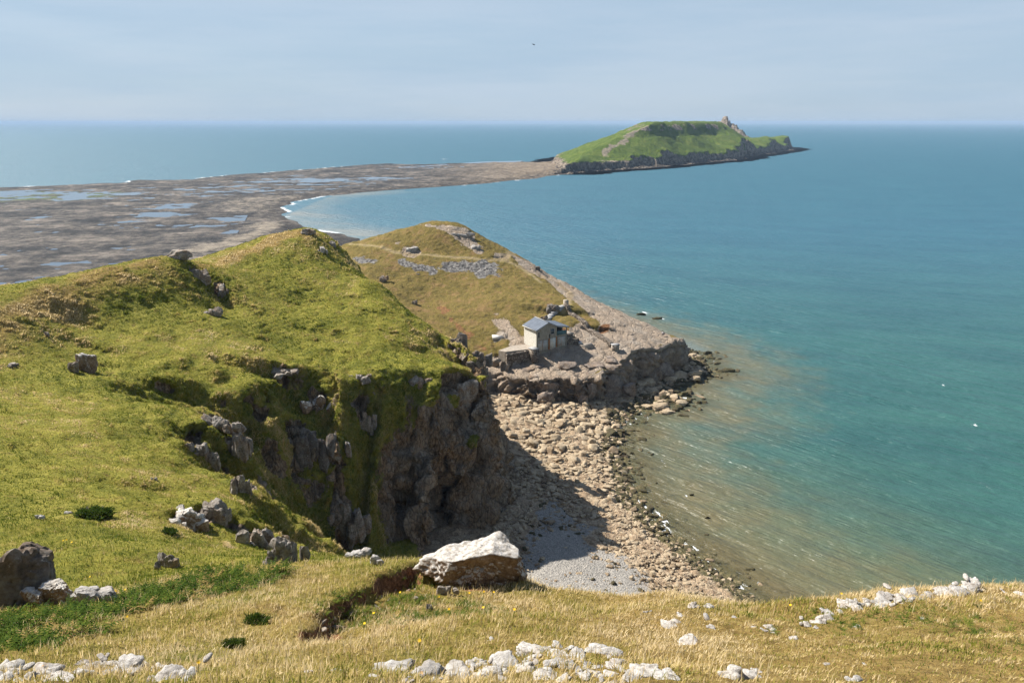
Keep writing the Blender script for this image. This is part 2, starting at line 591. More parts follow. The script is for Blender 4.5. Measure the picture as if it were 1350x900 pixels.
M_scree = np.maximum.reduce([
    zmask(zone([(470, 340), (492, 341), (496, 349), (476, 347)]), 2.2, 1.8), zmask(zone([(524, 342), (570, 353), (572, 362), (530, 348)]), 2.2, 1.8),
    zmask(zone([(572, 346), (600, 342), (650, 348), (656, 360), (636, 368), (610, 360), (580, 352)]), 2.6, 2.2)])
M_path = np.maximum.reduce([lmask([(462, 322), (480, 324), (520, 333), (570, 337), (640, 344), (665, 343), (685, 352), (712, 372)], .55), lmask([(665, 343), (676, 331)], 1.0),
                            lmask([(712, 362), (735, 372), (752, 385), (750, 400), (742, 408)], .8)])
M_dry = np.maximum.reduce([sstep(135, 165, gy) * 0.35, zmask(zone([(-20, 440), (0, 396), (60, 380), (150, 352), (215, 336), (200, 352), (120, 385), (60, 410), (0, 460)]), 4, 3) * 1.25,
                           zmask(zone([(265, 350), (300, 333), (350, 314), (405, 301), (400, 312), (350, 326), (310, 345), (275, 356)]), 2, 2.5) * 1.2,
                           sstep(27, 20, gy) * (0.55 + 0.40 * sstep(-6, 5, gx))])
M_soil = np.maximum.reduce([lmask([(575, 405), (600, 428), (625, 452), (640, 462)], .8, 1.8) * .58, zmask(zone([(795, 428), (806, 425), (803, 437), (790, 437)]), .6, .5),
                            lmask([(706, 428), (745, 436)], .9, .8) * .8])

# ================================================================== MATERIALS OF THE GROUND
def grass_colour(n, dryattr):
    big = n.noise(0.06, 4, .6)
    mid = n.noise(0.45, 5, .62)
    fin = n.noise(3.2, 6, .7)
    g = n.ramp(n.math('ADD', n.math('MULTIPLY', mid, .55), n.math('MULTIPLY', fin, .45)), [(.30, (.056, .066, .011)), (.42, (.145, .146, .020)), (.54, (.25, .225, .036)), (.72, (.38, .315, .08))])
    d = n.ramp(fin, [(.25, (.12, .075, .022)), (.5, (.27, .18, .055)), (.75, (.42, .31, .12))])
    br = n.ramp(fin, [(.3, (.06, .038, .014)), (.7, (.18, .105, .040))])
    f = n.math('ADD', n.math('MULTIPLY', dryattr, 1.0), n.math('MULTIPLY', n.math('SUBTRACT', mid, .5), 1.3))
    f = n.math('ADD', f, n.math('MULTIPLY', n.math('SUBTRACT', big, .5), 1.0))
    c = n.mix(n.rng(f, .12, .95), g, d)
    return n.mix(n.math('MULTIPLY', n.rng(n.noise(.9, 5, .65, n.pos((1, 1, 1))), .58, .72), .7), c, br), fin, mid


def rock_colour(n, warm=0.5, scale=1.0, stretch=.45):
    v = n.pos((scale, scale, scale * stretch))
    a = n.noise(.55, 7, .68, v)
    b = n.noise(3.0, 6, .65, v)
    c = n.ramp(a, [(.30, (.045, .036, .028)), (.43, (.19, .150, .110)), (.56, (.35, .29, .225)), (.74, (.55, .49, .41))])
    w = n.ramp(b, [(.32, (.065, .040, .023)), (.48, (.26, .170, .098)), (.7, (.46, .345, .225))])
    m = n.mix(n.rng(n.noise(.25, 4, .6, v), .5 - .25 * warm, .75 - .25 * warm), c, w)
    lich = n.rng(n.noise(1.7, 6, .7), .60, .70)
    return n.mix(n.math('MULTIPLY', lich, .55), m, (.50, .47, .42)), a, b


def crack(n, scale, stretch=.4, width=.07):
    v = n.pos((1, 1, stretch))
    w = n.new('ShaderNodeVectorMath', operation='ADD')
    n.put(w.inputs[0], v)
    nz = n.new('ShaderNodeTexNoise')
    nz.inputs['Scale'].default_value = scale * .8
    n.put(nz.inputs['Vector'], v)
    s2 = n.new('ShaderNodeVectorMath', operation='SCALE')
    n.put(s2.inputs[0], nz.outputs[1])
    s2.inputs['Scale'].default_value = .9 / scale
    n.put(w.inputs[1], s2.outputs[0])
    return n.rng(n.vor(scale, w.outputs[0], 'DISTANCE_TO_EDGE'), 0, width)


def mat_headland():
    n = NT('turf_and_rock')
    g, fin, mid = grass_colour(n, n.attr('dry'))
    r, ra, rb = rock_colour(n, .55)
    ck = crack(n, .5)
    ck2 = crack(n, 1.7, .5, .09)
    r = n.mix(n.math('MULTIPLY', n.math('SUBTRACT', 1.0, ck2), .5), r, (.05, .042, .035))
    sl, _, _ = rock_colour(n, .75, 1.0, 1.0)
    sl = n.mix(.5, sl, (.44, .37, .30))
    r = n.mix(n.attr('slab'), r, sl)
    rk = n.math('ADD', n.attr('rock'), n.math('MULTIPLY', n.math('SUBTRACT', n.noise(1.5, 7, .78), .5), 1.35))
    rkf = n.rng(rk, .42, .58)
    c = n.mix(rkf, g, r)
    c = n.mix(n.math('MULTIPLY', n.attr('path'), .85), c, n.mix(fin, (.26, .18, .09), (.42, .33, .20)))
    hea = n.ramp(n.math('ADD', n.math('MULTIPLY', n.noise(.35, 5, .65), .6), n.math('MULTIPLY', fin, .4)), [(.36, (.06, .044, .018)), (.44, (.135, .098, .032)), (.50, (.172, .130, .036)), (.56, (.20, .128, .052)), (.66, (.27, .165, .080))])
    c = n.mix(n.math('MULTIPLY', n.math('MULTIPLY', n.attr('heath'), .9), n.math('SUBTRACT', 1.0, n.math('MAXIMUM', rkf, n.attr('path')))), c, hea)
    scree = n.ramp(n.vor(2.2, None, 'F1', 'Color'), [(.1, (.055, .05, .048)), (.5, (.15, .14, .13)), (.9, (.30, .28, .255))])
    c = n.mix(n.rng(n.math('ADD', n.attr('scree'), n.math('MULTIPLY', n.math('SUBTRACT', n.noise(1.2, 5), .5), .8)), .4, .6), c, scree)
    so = n.rng(n.math('ADD', n.attr('soil'), n.math('MULTIPLY', n.math('SUBTRACT', n.noise(2.2, 5, .7), .5), .9)), .38, .62)
    c = n.mix(so, c, n.ramp(n.math('ADD', n.math('MULTIPLY', fin, .4), n.math('MULTIPLY', n.noise(13, 6, .75), .6)), [(.36, (.045, .02, .01)), (.48, (.17, .08, .038)), (.58, (.36, .18, .085)), (.7, (.45, .30, .18))]))
    hg = n.math('ADD', n.math('MULTIPLY', n.noise(1.3, 8, .72), 1.0), n.math('MULTIPLY', n.noise(6, 6, .7), .35))
    hr = n.math('ADD', n.math('MULTIPLY', ck, .5), n.math('ADD', n.math('MULTIPLY', ck2, .25), n.math('MULTIPLY', n.noise(2.2, 8, .7, n.pos((1, 1, .5))), 1.1)))
    hh = n.new('ShaderNodeMix', data_type='FLOAT')
    n.put(hh.inputs[0], rkf)
    n.put(hh.inputs[2], hg)
    n.put(hh.inputs[3], hr)
    nr = n.bump(hh.outputs[0], .85, .55)
    return n.done(n.principled(c, .93, nr, .12))


MAT_HEAD = mat_headland()

# ================================================================== HEADLAND (voxel-remeshed so the cliffs carry even detail, then roughened along the normals)
RS = 0.42
cx = np.arange(-122, 62, RS)
cy = np.arange(24, 262, RS)
hx, hy = np.meshgrid(cx, cy)
inview = (np.abs(hx) < 0.74 * hy + 12) & (hx < 60)
hz = np.maximum(bil(F, hx, hy), -2.5)
hz = hz - 1.6 * sstep(36, 33, hy)                     # the near slope has a finer sheet of its own
tF = bil(t, hx, hy)
keep = inview & ((bil(dt, hx, hy) < 2.5) | (hz > 1.0))
cm = keep[:-1, :-1] & keep[1:, :-1] & keep[:-1, 1:] & keep[1:, 1:]
n0 = hx.size
V = np.concatenate([np.stack([hx.ravel(), hy.ravel(), hz.ravel()], 1), np.stack([hx.ravel(), hy.ravel(), np.full(n0, -4.0)], 1)])
ft = grid_faces(*hx.shape, cm)
fb = ft[:, ::-1] + n0
ed = np.concatenate([ft[:, [0, 1]], ft[:, [1, 2]], ft[:, [2, 3]], ft[:, [3, 0]]])
key = np.sort(ed, 1)
kk = key[:, 0].astype(np.int64) * (2 * n0) + key[:, 1]
_, inv, cnt = np.unique(kk, return_inverse=True, return_counts=True)
be = ed[cnt[inv] == 1]
fs = np.stack([be[:, 1], be[:, 0], be[:, 0] + n0, be[:, 1] + n0], 1)
Vc, Fc, _ = compact(V, np.concatenate([ft, fb, fs]))
me = make_mesh('headland', Vc, Fc)
tmp = bpy.data.objects.new('tmp', me)
COL.objects.link(tmp)
md = tmp.modifiers.new('r', 'REMESH')
md.mode = 'VOXEL'
md.voxel_size = 0.34
dg = bpy.context.evaluated_depsgraph_get()
ev = tmp.evaluated_get(dg)
rm = ev.to_mesh()
nv, npoly = len(rm.vertices), len(rm.polygons)
V = np.empty(nv * 3, np.float32)
rm.vertices.foreach_get('co', V)
V = V.reshape(-1, 3).astype(float)
N = np.empty(nv * 3, np.float32)
rm.vertices.foreach_get('normal', N)
N = N.reshape(-1, 3).astype(float)
Fq = np.empty(len(rm.loops), np.int32)
rm.loops.foreach_get('vertex_index', Fq)
lt = np.empty(npoly, np.int32)
rm.polygons.foreach_get('loop_total', lt)
assert (lt == 4).all()
Fq = Fq.reshape(-1, 4)
ev.to_mesh_clear()
bpy.data.objects.remove(tmp)
bpy.data.meshes.remove(me)
# keep the skin above ground and inside the clean area
vk = (V[:, 2] > -2.2) & (V[:, 1] > 30)
kf = vk[Fq].all(1)
Fq = Fq[kf]
V, Fq, at = compact(V, Fq, {'n': N})
N = at['n']
print('headland verts', len(V))


def smooth_attr(a, F4, it=2):
    for _ in range(it):
        s = np.bincount(F4.ravel(), np.repeat(a[F4].mean(1), 4), len(a))
        c = np.bincount(F4.ravel(), minlength=len(a))
        a = s / np.maximum(c, 1)
    return a


X_, Y_ = V[:, 0], V[:, 1]
nzs = smooth_attr(N[:, 2], Fq, 3)
m_r = bil(M_rock, X_, Y_)
tt = bil(t, X_, Y_)
facev = sstep(0.32, 0.55, tt) * sstep(80, 86, Y_) * sstep(-19, -14, X_)
slope_rock = sstep(0.64, 0.36, nzs + 0.16 * fbm(V * np.array([.35, .35, .2]), 3, 41))
grassy = sstep(-11, -15.5, X_) * (.92 + .9 * fbm(V * np.array([.16, .16, .1]), 3, 43)) * sstep(110, 90, Y_)
pat = bil(M_patch, X_, Y_)
pat = sstep(.35, .7, pat + .45 * fbm(V * np.array([.6, .6, .35]), 4, 46) - .25 * sstep(.80, .97, nzs))
rockm = np.maximum.reduce([pat, np.clip(slope_rock - grassy, 0, 1), m_r, facev * sstep(.8, .55, nzs), sstep(137, 141, Y_) * sstep(-14, -8, X_) * sstep(172, 165, Y_) * sstep(-2.5, -.5, -bil(dc, X_, Y_))])
rs = rockm > 0.15
disp = np.zeros(len(V))
Q = V[rs] * np.array([1, 1, .34])
lz = sstep(139, 142, Y_[rs])[:, None]
Q = Q * (1 - lz) + lz * V[rs] * np.array([.62, .62, .85])
f1, f2, cv = voronoi(Q * .62, 2)
g1, g2, cw = voronoi(V[rs] * np.array([1.25, 1.25, 1.0]), 5)
h1, h2, ch = voronoi(Q * np.array([.26, .26, .20]), 9)
d = 1.15 * (cv - .45) - 0.95 * np.exp(-((f2 - f1) / .13) ** 2) + 0.46 * (cw - .5) - 0.30 * np.exp(-((g2 - g1) / .13) ** 2) + 0.7 * fbm(Q * .35, 3, 8) + 1.5 * (ch - .5) - 1.0 * np.exp(-((h2 - h1) / .10) ** 2)
slabv = np.maximum(m_r, sstep(139, 143, Y_))[rs]
disp[rs] = d * rockm[rs] * (1 - 0.86 * slabv * sstep(.5, .85, nzs[rs]))
# buttresses and clefts running down the sheer face
fz = rockm * sstep(76, 80, Y_) * sstep(118, 106, Y_) * sstep(-32, -27, X_) * sstep(.80, .55, nzs)
rb1 = 1 - np.abs(perlin(V * np.array([.30, .24, .035]), 81)) * 2.4
rb2 = 1 - np.abs(perlin(V * np.array([.85, .70, .10]), 82)) * 2.4
disp += fz * ((rb1 - .5) * 1.5 + (rb2 - .5) * .75)
gr = 1 - rockm
# the cave at the foot of the cliff, and a lesser cleft to its left
for px_, py_, Yc, r_, dp in [(606, 692, 84.0, 3.6, 8.0), (577, 640, 85, 1.7, 4.5), (562, 590, 87, 1.1, 2.8), (632, 630, 87, 1.0, 2.2)]:
    cx_, cy2, cz_ = at_y(px_, py_, Yc)
    q = ((X_ - cx_) / r_) ** 4 + ((Y_ - cy2) / 6.0) ** 4 + ((V[:, 2] - cz_) / (r_ * 1.25)) ** 4
    disp -= dp * np.exp(-q) * (rockm > .2)
tuft = fbm(V * np.array([.8, 1.1, .8]), 4, 51)
tuft2 = fbm(V * np.array([1.6, 1.9, 1.6]), 3, 57)
heathv = sstep(130, 150, Y_)
steepg = sstep(.93, .6, nzs)
amp = sstep(28, 40, Y_) * (1 - 0.35 * sstep(120, 160, Y_))
tus = fbm(V * np.array([.55, .55, .55]), 3, 75)
disp += gr * amp * (1 - heathv) * .13 * sstep(.32, .60, tus)
disp -= gr * amp * (1 - heathv) * .16 * sstep(.45, .65, fbm(V * np.array([.40, .62, .5]), 3, 77))
disp += gr * amp * heathv * np.abs(fbm(V * .55, 4, 59)) * .38
disp += gr * amp * (tuft * (.07 + .20 * steepg) + np.abs(tuft2) * (.09 + .14 * steepg))
V = V + N * disp[:, None]
dryv = bil(M_dry, X_, Y_) + 0.25 * steepg * gr * sstep(130, 60, Y_) - 0.12 * np.exp(-((X_ + 24) / 9) ** 2 - ((Y_ - 74) / 12) ** 2) + .30 * sstep(.05, .4, fbm(V / 3.5, 3, 48)) * steepg * (Y_ < 115)
soil = np.maximum(bil(M_soil, X_, Y_), 0)
soil = np.maximum(soil, sstep(.62, .45, nzs) * sstep(.35, .1, rockm) * .34 * (Y_ < 130))
me = make_mesh('headland', V, Fq, MAT_HEAD, {'rock': rockm, 'dry': dryv, 'soil': soil, 'scree': bil(M_scree, X_, Y_), 'path': bil(M_path, X_, Y_),
                                           'slab': np.maximum(m_r, sstep(139, 143, Y_) * sstep(.8, .2, tt)), 'heath': sstep(128, 150, Y_ + .5 * (X_ + 20))})
link('headland', me, kind='structure')

# ================================================================== THE NEAR GRASS SLOPE
SCARP = [hit(*p)[:2] for p in [(405, 836), (430, 812), (470, 788), (510, 768), (548, 750), (562, 744)]]
FS = 0.10
fx = np.arange(-29, 27, FS)
fy = np.arange(2.5, 37.0, FS)
sx_, sy_ = np.meshgrid(fx, fy)
sz = bil(F, sx_, sy_)
nearn = fbm(xy3(sx_, sy_, 1 / 1.6), 4, 61).reshape(sx_.shape) * .13 + fbm(xy3(sx_, sy_, 1 / 5.0), 2, 63).reshape(sx_.shape) * .25
sz = sz + nearn * sstep(37, 31, sy_)
sd = seg_dist(sx_, sy_, SCARP)
side = np.zeros(sx_.shape)
best = np.full(sx_.shape, 1e9)
endf = np.ones(sx_.shape)
for i in range(len(SCARP) - 1):
    (ax, ay), (bx, by) = SCARP[i], SCARP[i + 1]
    q = ((sx_ - ax) * (bx - ax) + (sy_ - ay) * (by - ay)) / ((bx - ax) ** 2 + (by - ay) ** 2)
    dd = np.hypot(sx_ - ax - np.clip(q, 0, 1) * (bx - ax), sy_ - ay - np.clip(q, 0, 1) * (by - ay))
    cr = (bx - ax) * (sy_ - ay) - (by - ay) * (sx_ - ax)
    side = np.where(dd < best, np.sign(cr), side)
    over = np.maximum(np.maximum(-q, q - 1), 0) * math.hypot(bx - ax, by - ay)
    endf = np.where(dd < best, np.exp(-(over / .5) ** 2), endf)
    best = np.minimum(best, dd)
sr = -side * sd + fbm(xy3(sx_, sy_, 1 / .9), 3, 66).reshape(sx_.shape) * .16     # positive on the sheltered (right, lower) side
bowl = sstep(0.02, .28, sr) * np.exp(-(np.maximum(sr - .3, 0) / 1.25) ** 2) * endf
sz = sz - 0.42 * bowl * (1 + .5 * fbm(xy3(sx_, sy_, 1 / .8), 3, 69).reshape(sx_.shape)) + 0.22 * np.exp(-((sr + .25) / .35) ** 2) * endf
CLOD = hit(585, 757)
sz = sz + .55 * np.exp(-((sx_ - CLOD[0]) / .75) ** 4 - ((sy_ - CLOD[1]) / .5) ** 4)
soiln = sstep(.10, .4, bowl) * sstep(.62, .22, sr + .55 * fbm(xy3(sx_, sy_, 1 / .7), 3, 68).reshape(sx_.shape)) * (sr > -.05) * sstep(-.25, .2, fbm(xy3(sx_, sy_, 1.1), 3, 70).reshape(sx_.shape))
bx_, by_, bz_ = hit(640, 762)
soiln = np.maximum(soiln, sstep(.62, .45, 1 / np.sqrt(1 + sum(q ** 2 for q in np.gradient(sz, FS)))) * (sd < 2.0))
soiln = np.maximum(soiln, np.exp(-(np.hypot(sx_ - bx_ + .3, sy_ - by_ + 1.0) / .8) ** 2) * .75)
zn_y, zn_x = np.gradient(sz, FS)
nzn = 1 / np.sqrt(1 + zn_x ** 2 + zn_y ** 2)
A_dry = bil(M_dry, sx_, sy_)
me = make_mesh('grass_slope', np.stack([sx_.ravel(), sy_.ravel(), sz.ravel()], 1), grid_faces(*sx_.shape), MAT_HEAD,
               {'rock': 0 * sz, 'dry': A_dry, 'soil': soiln, 'scree': 0 * sz, 'path': 0 * sz, 'slab': 0 * sz, 'heath': 0 * sz})
link('grass_slope', me, kind='structure')


def nbil(A, x, y):
    u = np.clip((np.asarray(x, float) - fx[0]) / FS, 0, len(fx) - 1.001)
    v = np.clip((np.asarray(y, float) - fy[0]) / FS, 0, len(fy) - 1.001)
    i, j = u.astype(int), v.astype(int)
    u, v = u - i, v - j
    return A[j, i] * (1 - u) * (1 - v) + A[j, i + 1] * u * (1 - v) + A[j + 1, i] * (1 - u) * v + A[j + 1, i + 1] * u * v


def ground(x, y):
    x, y = np.asarray(x, float), np.asarray(y, float)
    return np.where(y < 36.7, nbil(sz, x, y), bil(F, x, y))


def hitn(px, py, y0=4.0):
    a, b, c = ray(px, py)
    ts = np.arange(y0, 330, 0.05)
    x, y, z = a * ts, b * ts, EYE + c * ts
    g = ground(x, y)
    k = np.argmax(z < g)
    return float(x[k]), float(y[k]), float(g[k])

# ================================================================== BEACH
def mat_beach():
    n = NT('beach_stone')
    v1 = n.vor(1.1, None, 'F1', 'Color')
    v2 = n.vor(3.5, None, 'F1', 'Color')
    fin = n.noise(5, 6, .7)
    tan = n.ramp(n.math('ADD', n.math('MULTIPLY', v1, .6), n.math('MULTIPLY', fin, .4)), [(.15, (.16, .105, .062)), (.5, (.34, .245, .155)), (.85, (.50, .39, .265))])
    peb = n.ramp(n.math('ADD', n.math('MULTIPLY', n.vor(9, None, 'F1', 'Color'), .65), n.math('MULTIPLY', fin, .35)), [(.15, (.12, .11, .098)), (.5, (.26, .24, .212)), (.9, (.45, .41, .355))])
    c = n.mix(n.rng(n.math('ADD', n.attr('pebble'), n.math('MULTIPLY', n.math('SUBTRACT', n.noise(.5, 6, .7), .5), .9)), .35, .65), tan, peb)
    wet = n.rng(n.math('ADD', n.attr('wet'), n.math('MULTIPLY', n.math('SUBTRACT', n.noise(.7, 5, .7), .5), .8)), .35, .7)
    weed = n.ramp(n.noise(1.4, 6, .7), [(.36, (.055, .042, .024)), (.5, (.085, .075, .028)), (.66, (.24, .18, .10))])
    c = n.mix(n.math('MULTIPLY', n.rng(n.vor(2.3, None, 'DISTANCE_TO_EDGE'), 0, .12, .55, 0), n.math('SUBTRACT', 1.0, n.attr('pebble'))), c, (.06, .045, .032))
    c = n.mix(wet, c, weed)
    cr = n.rng(n.vor(1.3, None, 'DISTANCE_TO_EDGE'), 0, .16)
    h = n.math('ADD', n.math('MULTIPLY', n.rng(n.vor(3.5, None, 'F1'), 0, .6, 1, 0), .35), n.math('MULTIPLY', fin, .4))
    return n.done(n.principled(c, n.rng(wet, 0, 1, .92, .55), n.bump(h, .8, .3), .2))


BSX, BSY = np.meshgrid(np.arange(-32, 66, .26), np.arange(38, 182, .26))
bd = dw_at(BSX, BSY)
bz0 = beach_z(BSX, BSY, bd)
PEB = [at_z(px, py, 3)[:2] for px, py in [(700, 690), (712, 655), (735, 655), (775, 690), (800, 720), (870, 748), (935, 788), (985, 830), (900, 880), (600, 880), (640, 760)]]
peb = sstep(-3, 3, sdist(BSX, BSY, PEB) + 4.5 * fbm(xy3(BSX, BSY, 1 / 4.0), 3, 73).reshape(BSX.shape))
P = xy3(BSX, BSY, 1.0)
f1, f2, cv = voronoi(P * .75, 3)
g1, g2, cw = voronoi(P * 1.9, 6)
cob = (.55 * (cv - .4) * np.minimum((f2 - f1) * 3, 1) + .22 * (cw - .4) * np.minimum((g2 - g1) * 3, 1)).reshape(BSX.shape)
bz = bz0 + cob * (1 - .8 * peb) * sstep(-9, 3, bd) + fbm(P * .12, 3, 71).reshape(BSX.shape) * .35 * sstep(0, 6, bd)
bm_ = (bd > -40)
cmk = bm_[:-1, :-1] & bm_[1:, :-1] & bm_[:-1, 1:] & bm_[1:, 1:]
wetv = sstep(4.5, .5, bd) * sstep(-5, -1, bd)
if True:
    pass
V, Fq, at = compact(np.stack([BSX.ravel(), BSY.ravel(), bz.ravel()], 1), grid_faces(*BSX.shape, cmk), {'pebble': peb.ravel(), 'wet': wetv.ravel()})
MAT_BEACH = mat_beach()
link('beach', make_mesh('beach', V, Fq, MAT_BEACH, at), kind='structure')


def beach_h(x, y):
    x, y = np.asarray(x, float), np.asarray(y, float)
    return beach_z(x, y, dw_at(x, y))


# ================================================================== THE REEF THAT JOINS THE ISLAND
REEF = [at_z(px, py, 0.0)[:2] for px, py in [(-500, 262), (-200, 253), (0, 247), (100, 244), (165, 241), (180, 238), (250, 237.5), (300, 231), (400, 224), (500, 216), (600, 209), (690, 205.5), (735, 204),
                                           (790, 212), (760, 226), (735, 231), (700, 236), (640, 242), (560, 247.5), (480, 253), (420, 259), (388, 266), (373, 274), (378, 284), (395, 296), (425, 306), (465, 315)]] + [
    (-40, 262), (-70, 215), (-95, 170), (-140, 140), (-420, 190), (-620, 420)]
YS = np.concatenate([np.geomspace(150, 420, 260), np.geomspace(421.5, 1050, 230)])
US = np.linspace(-.86, .22, 640)
ry, ru = np.meshgrid(YS, US, indexing='ij')
rx = ry * ru
rd = sdist(rx, ry, REEF)
P = xy3(rx, ry, 1.0)
wv = (fbm(P / 45, 3, 80) * 7).reshape(rx.shape)
rd2 = rd + wv * .8
# beds of limestone striking across the view
ang = 0.12
su = rx * math.cos(ang) + ry * math.sin(ang)
sv = -rx * math.sin(ang) + ry * math.cos(ang)
Pb = np.stack([su.ravel() / 30, sv.ravel() / 19, np.zeros(rx.size)], 1)
Pc = np.stack([su.ravel() / 6.5, sv.ravel() / 5.0, np.zeros(rx.size)], 1)
beds = (fbm(Pb, 5, 82) * .8 + fbm(Pc, 4, 84) * .42 + fbm(P / 140, 3, 86) * .8).reshape(rx.shape)
SAND = [at_z(px, py, 1)[:2] for px, py in [(270, 268), (310, 261), (380, 256), (430, 254), (388, 267), (368, 278), (350, 284), (310, 282), (285, 276)]]
SAND2 = [at_z(px, py, 1)[:2] for px, py in [(385, 298), (330, 322), (265, 338), (230, 370), (100, 400), (-60, 420), (-60, 385), (60, 368), (160, 352), (250, 326), (320, 304), (350, 292)]]
sd_ = np.maximum(.5 * sstep(-14, 18, sdist(rx, ry, SAND) + wv), .62 * sstep(-10, 10, sdist(rx, ry, SAND2) + wv * 1.5))
toisl = sstep(420, 900, ry) * sstep(-120, 60, rx)
rz = 1.0 + beds * (.8 + .7 * toisl) * (1 - .6 * sd_) + .9 * sd_ + 2.4 * toisl * sstep(2, 30, rd2)
edge = sstep(-3, 14 - 8 * toisl, rd2)
rz = np.where(rd2 > 0, rz * edge, np.minimum(0.06 * rd2, 0))
rz = np.where(rd2 < 0, np.maximum(rz, -5), rz)
km = rd2 > -30
cmk = km[:-1, :-1] & km[1:, :-1] & km[:-1, 1:] & km[1:, 1:]
GREENALGA = sstep(-20, 20, sdist(rx, ry, [at_z(px, py, 1)[:2] for px, py in [(0, 252), (100, 253), (150, 256), (120, 262), (0, 266)]]) + wv * 2)
V, Fq, at = compact(np.stack([rx.ravel(), ry.ravel(), rz.ravel()], 1), grid_faces(*rx.shape, cmk), {'sand': sd_.ravel(), 'alga': GREENALGA.ravel(), 'edge': sstep(22, 4, rd2).ravel(), 'isl': toisl.ravel()})


def mat_reef():
    n = NT('reef_rock')
    a = n.noise(.040, 10, .78, n.pos((.8, 1.0, 1)))
    b = n.noise(.22, 9, .80, n.pos((.9, .8, 1)))
    c = n.ramp(n.math('ADD', n.math('MULTIPLY', a, .62), n.math('MULTIPLY', b, .38)), [(.43, (.013, .013, .014)), (.475, (.038, .035, .033)), (.525, (.095, .081, .068)), (.60, (.22, .185, .15))])
    s = n.ramp(b, [(.3, (.13, .105, .078)), (.5, (.24, .20, .15)), (.7, (.33, .28, .215))])
    c = n.mix(n.rng(n.math('ADD', n.attr('sand'), n.math('MULTIPLY', n.math('SUBTRACT', b, .5), 1.2)), .35, .7), c, s)
    c = n.mix(n.math('MULTIPLY', n.attr('isl'), .6), c, n.ramp(b, [(.32, (.05, .04, .03)), (.48, (.26, .19, .12)), (.7, (.42, .33, .22))]))
    c = n.mix(n.math('MULTIPLY', n.attr('alga'), n.rng(n.noise(.08, 5, .6, n.pos((.4, 1.5, 1))), .42, .6)), c, (.09, .13, .035))
    c = n.mix(n.math('MULTIPLY', n.attr('edge'), n.rng(b, .42, .56, .85, .15)), c, (.035, .028, .022))
    return n.done(n.principled(c, .85, n.bump(b, .9, 1.6), .2))


link('reef', make_mesh('reef', V, Fq, mat_reef(), at), kind='structure')
# standing water left among the beds
PL = [at_z(px, py, .8)[:2] for px, py in [(-480, 268), (-200, 258), (0, 252), (160, 246), (300, 238), (500, 222), (640, 213), (690, 212), (640, 228), (520, 240), (430, 251), (345, 264), (330, 277), (320, 297), (300, 326), (210, 362), (0, 402)]] + [(-230, 170), (-420, 230)]


def mat_pool():
    n = NT('pool_water')
    return n.done(n.principled((.05, .065, .085), .04, n.bump(n.noise(.8, 3), .04, .2), .5))


bmp = bmesh.new()
vs = [bmp.verts.new((x, y, .74)) for x, y in PL]
bmp.faces.new(vs)
bmesh.ops.triangulate(bmp, faces=bmp.faces[:])
mep = bpy.data.meshes.new('pool_water')
bmp.to_mesh(mep)
bmp.free()
mep.materials.append(mat_pool())
link('pool_water', mep, kind='structure')

# ================================================================== THE ISLAND
IC = [(735, 216, 868), (760, 206, 905), (800, 192, 1000), (830, 175, 1060), (848, 164, 1095), (870, 162, 1135), (900, 160.6, 1215), (925, 160.1, 1290), (952, 160.6, 1370), (966, 171, 1400), (978, 182, 1405),
      (740, 222, 866), (800, 213, 956), (860, 208.5, 998), (900, 206, 1070), (940, 201, 1155), (978, 197, 1225), (870, 190, 1055), (930, 188, 1240), (900, 190, 1140), (860, 176, 1085), (905, 174, 1180), (945, 175, 1310), (820, 200, 985),
      (765, 215, 897), (990, 186, 1440), (1010, 180, 1510), (1030, 182, 1620), (1045, 178, 1720), (1052, 183, 1740), (1000, 197, 1375), (1035, 193, 1575)]
ICW = [at_y(*p) for p in IC]
ICW += [(x, y + 75, z) for x, y, z in ICW[4:9]] + [(x, y + 250, 6) for x, y, z in ICW[1:8]] + [(x - 90, y + 150, 8) for x, y, z in ICW[25:30]] + [(x - 130, y + 260, 5) for x, y, z in ICW[25:30]]
SHORE = [at_z(px, py, 0)[:2] for px, py in [(728, 231.5), (745, 229.8), (770, 227.5), (820, 223.5), (860, 221), (900, 217.5), (940, 213.5), (978, 210.5), (992, 206), (1012, 203.5), (1034, 200), (1047, 197.5), (1050, 196)]]
SHORE += [(622, 1810), (540, 1880), (300, 1560), (230, 1480), (130, 1360), (70, 1200), (48, 1050), (46, 960), (46, 900)]
iy, iu = np.meshgrid(np.geomspace(840, 2120, 420), np.linspace(-.02, .44, 520), indexing='ij')
ix = iy * iu
P = xy3(ix, iy, 1.0)
isl_d = sdist(ix, iy, SHORE) + (fbm(P / 26, 4, 90) * 7.5).reshape(ix.shape)
isl_s = rbf(ICW, ix, iy, .5)
isl_s = np.where((isl_s > 34) & (ix < 360), 34 + 21 * sstep(34, 51, isl_s), isl_s)
isl_s = isl_s + (fbm(P / 30, 5, 93) * 2.2).reshape(ix.shape)
isl_h = np.where(isl_d > 0, np.minimum(isl_s, isl_d * .55 + 60 * sstep(14, 22, isl_d)), 0.1 * isl_d)
stepn = (fbm(P / 13, 3, 95) * 2.5).reshape(ix.shape)
isl_h = np.where(isl_d > 0, np.minimum(np.maximum(isl_s, 2.5), np.where(isl_d < 9, .25 * isl_d + .3 * stepn, 2.2 + 2.6 * (isl_d - 9)) + .5 * stepn), np.maximum(.08 * isl_d, -5))
isl_h = np.where(isl_d > 0, np.minimum(isl_h, 2.5 + .33 * np.maximum(ix - 44, 0) + .6 * stepn), isl_h)
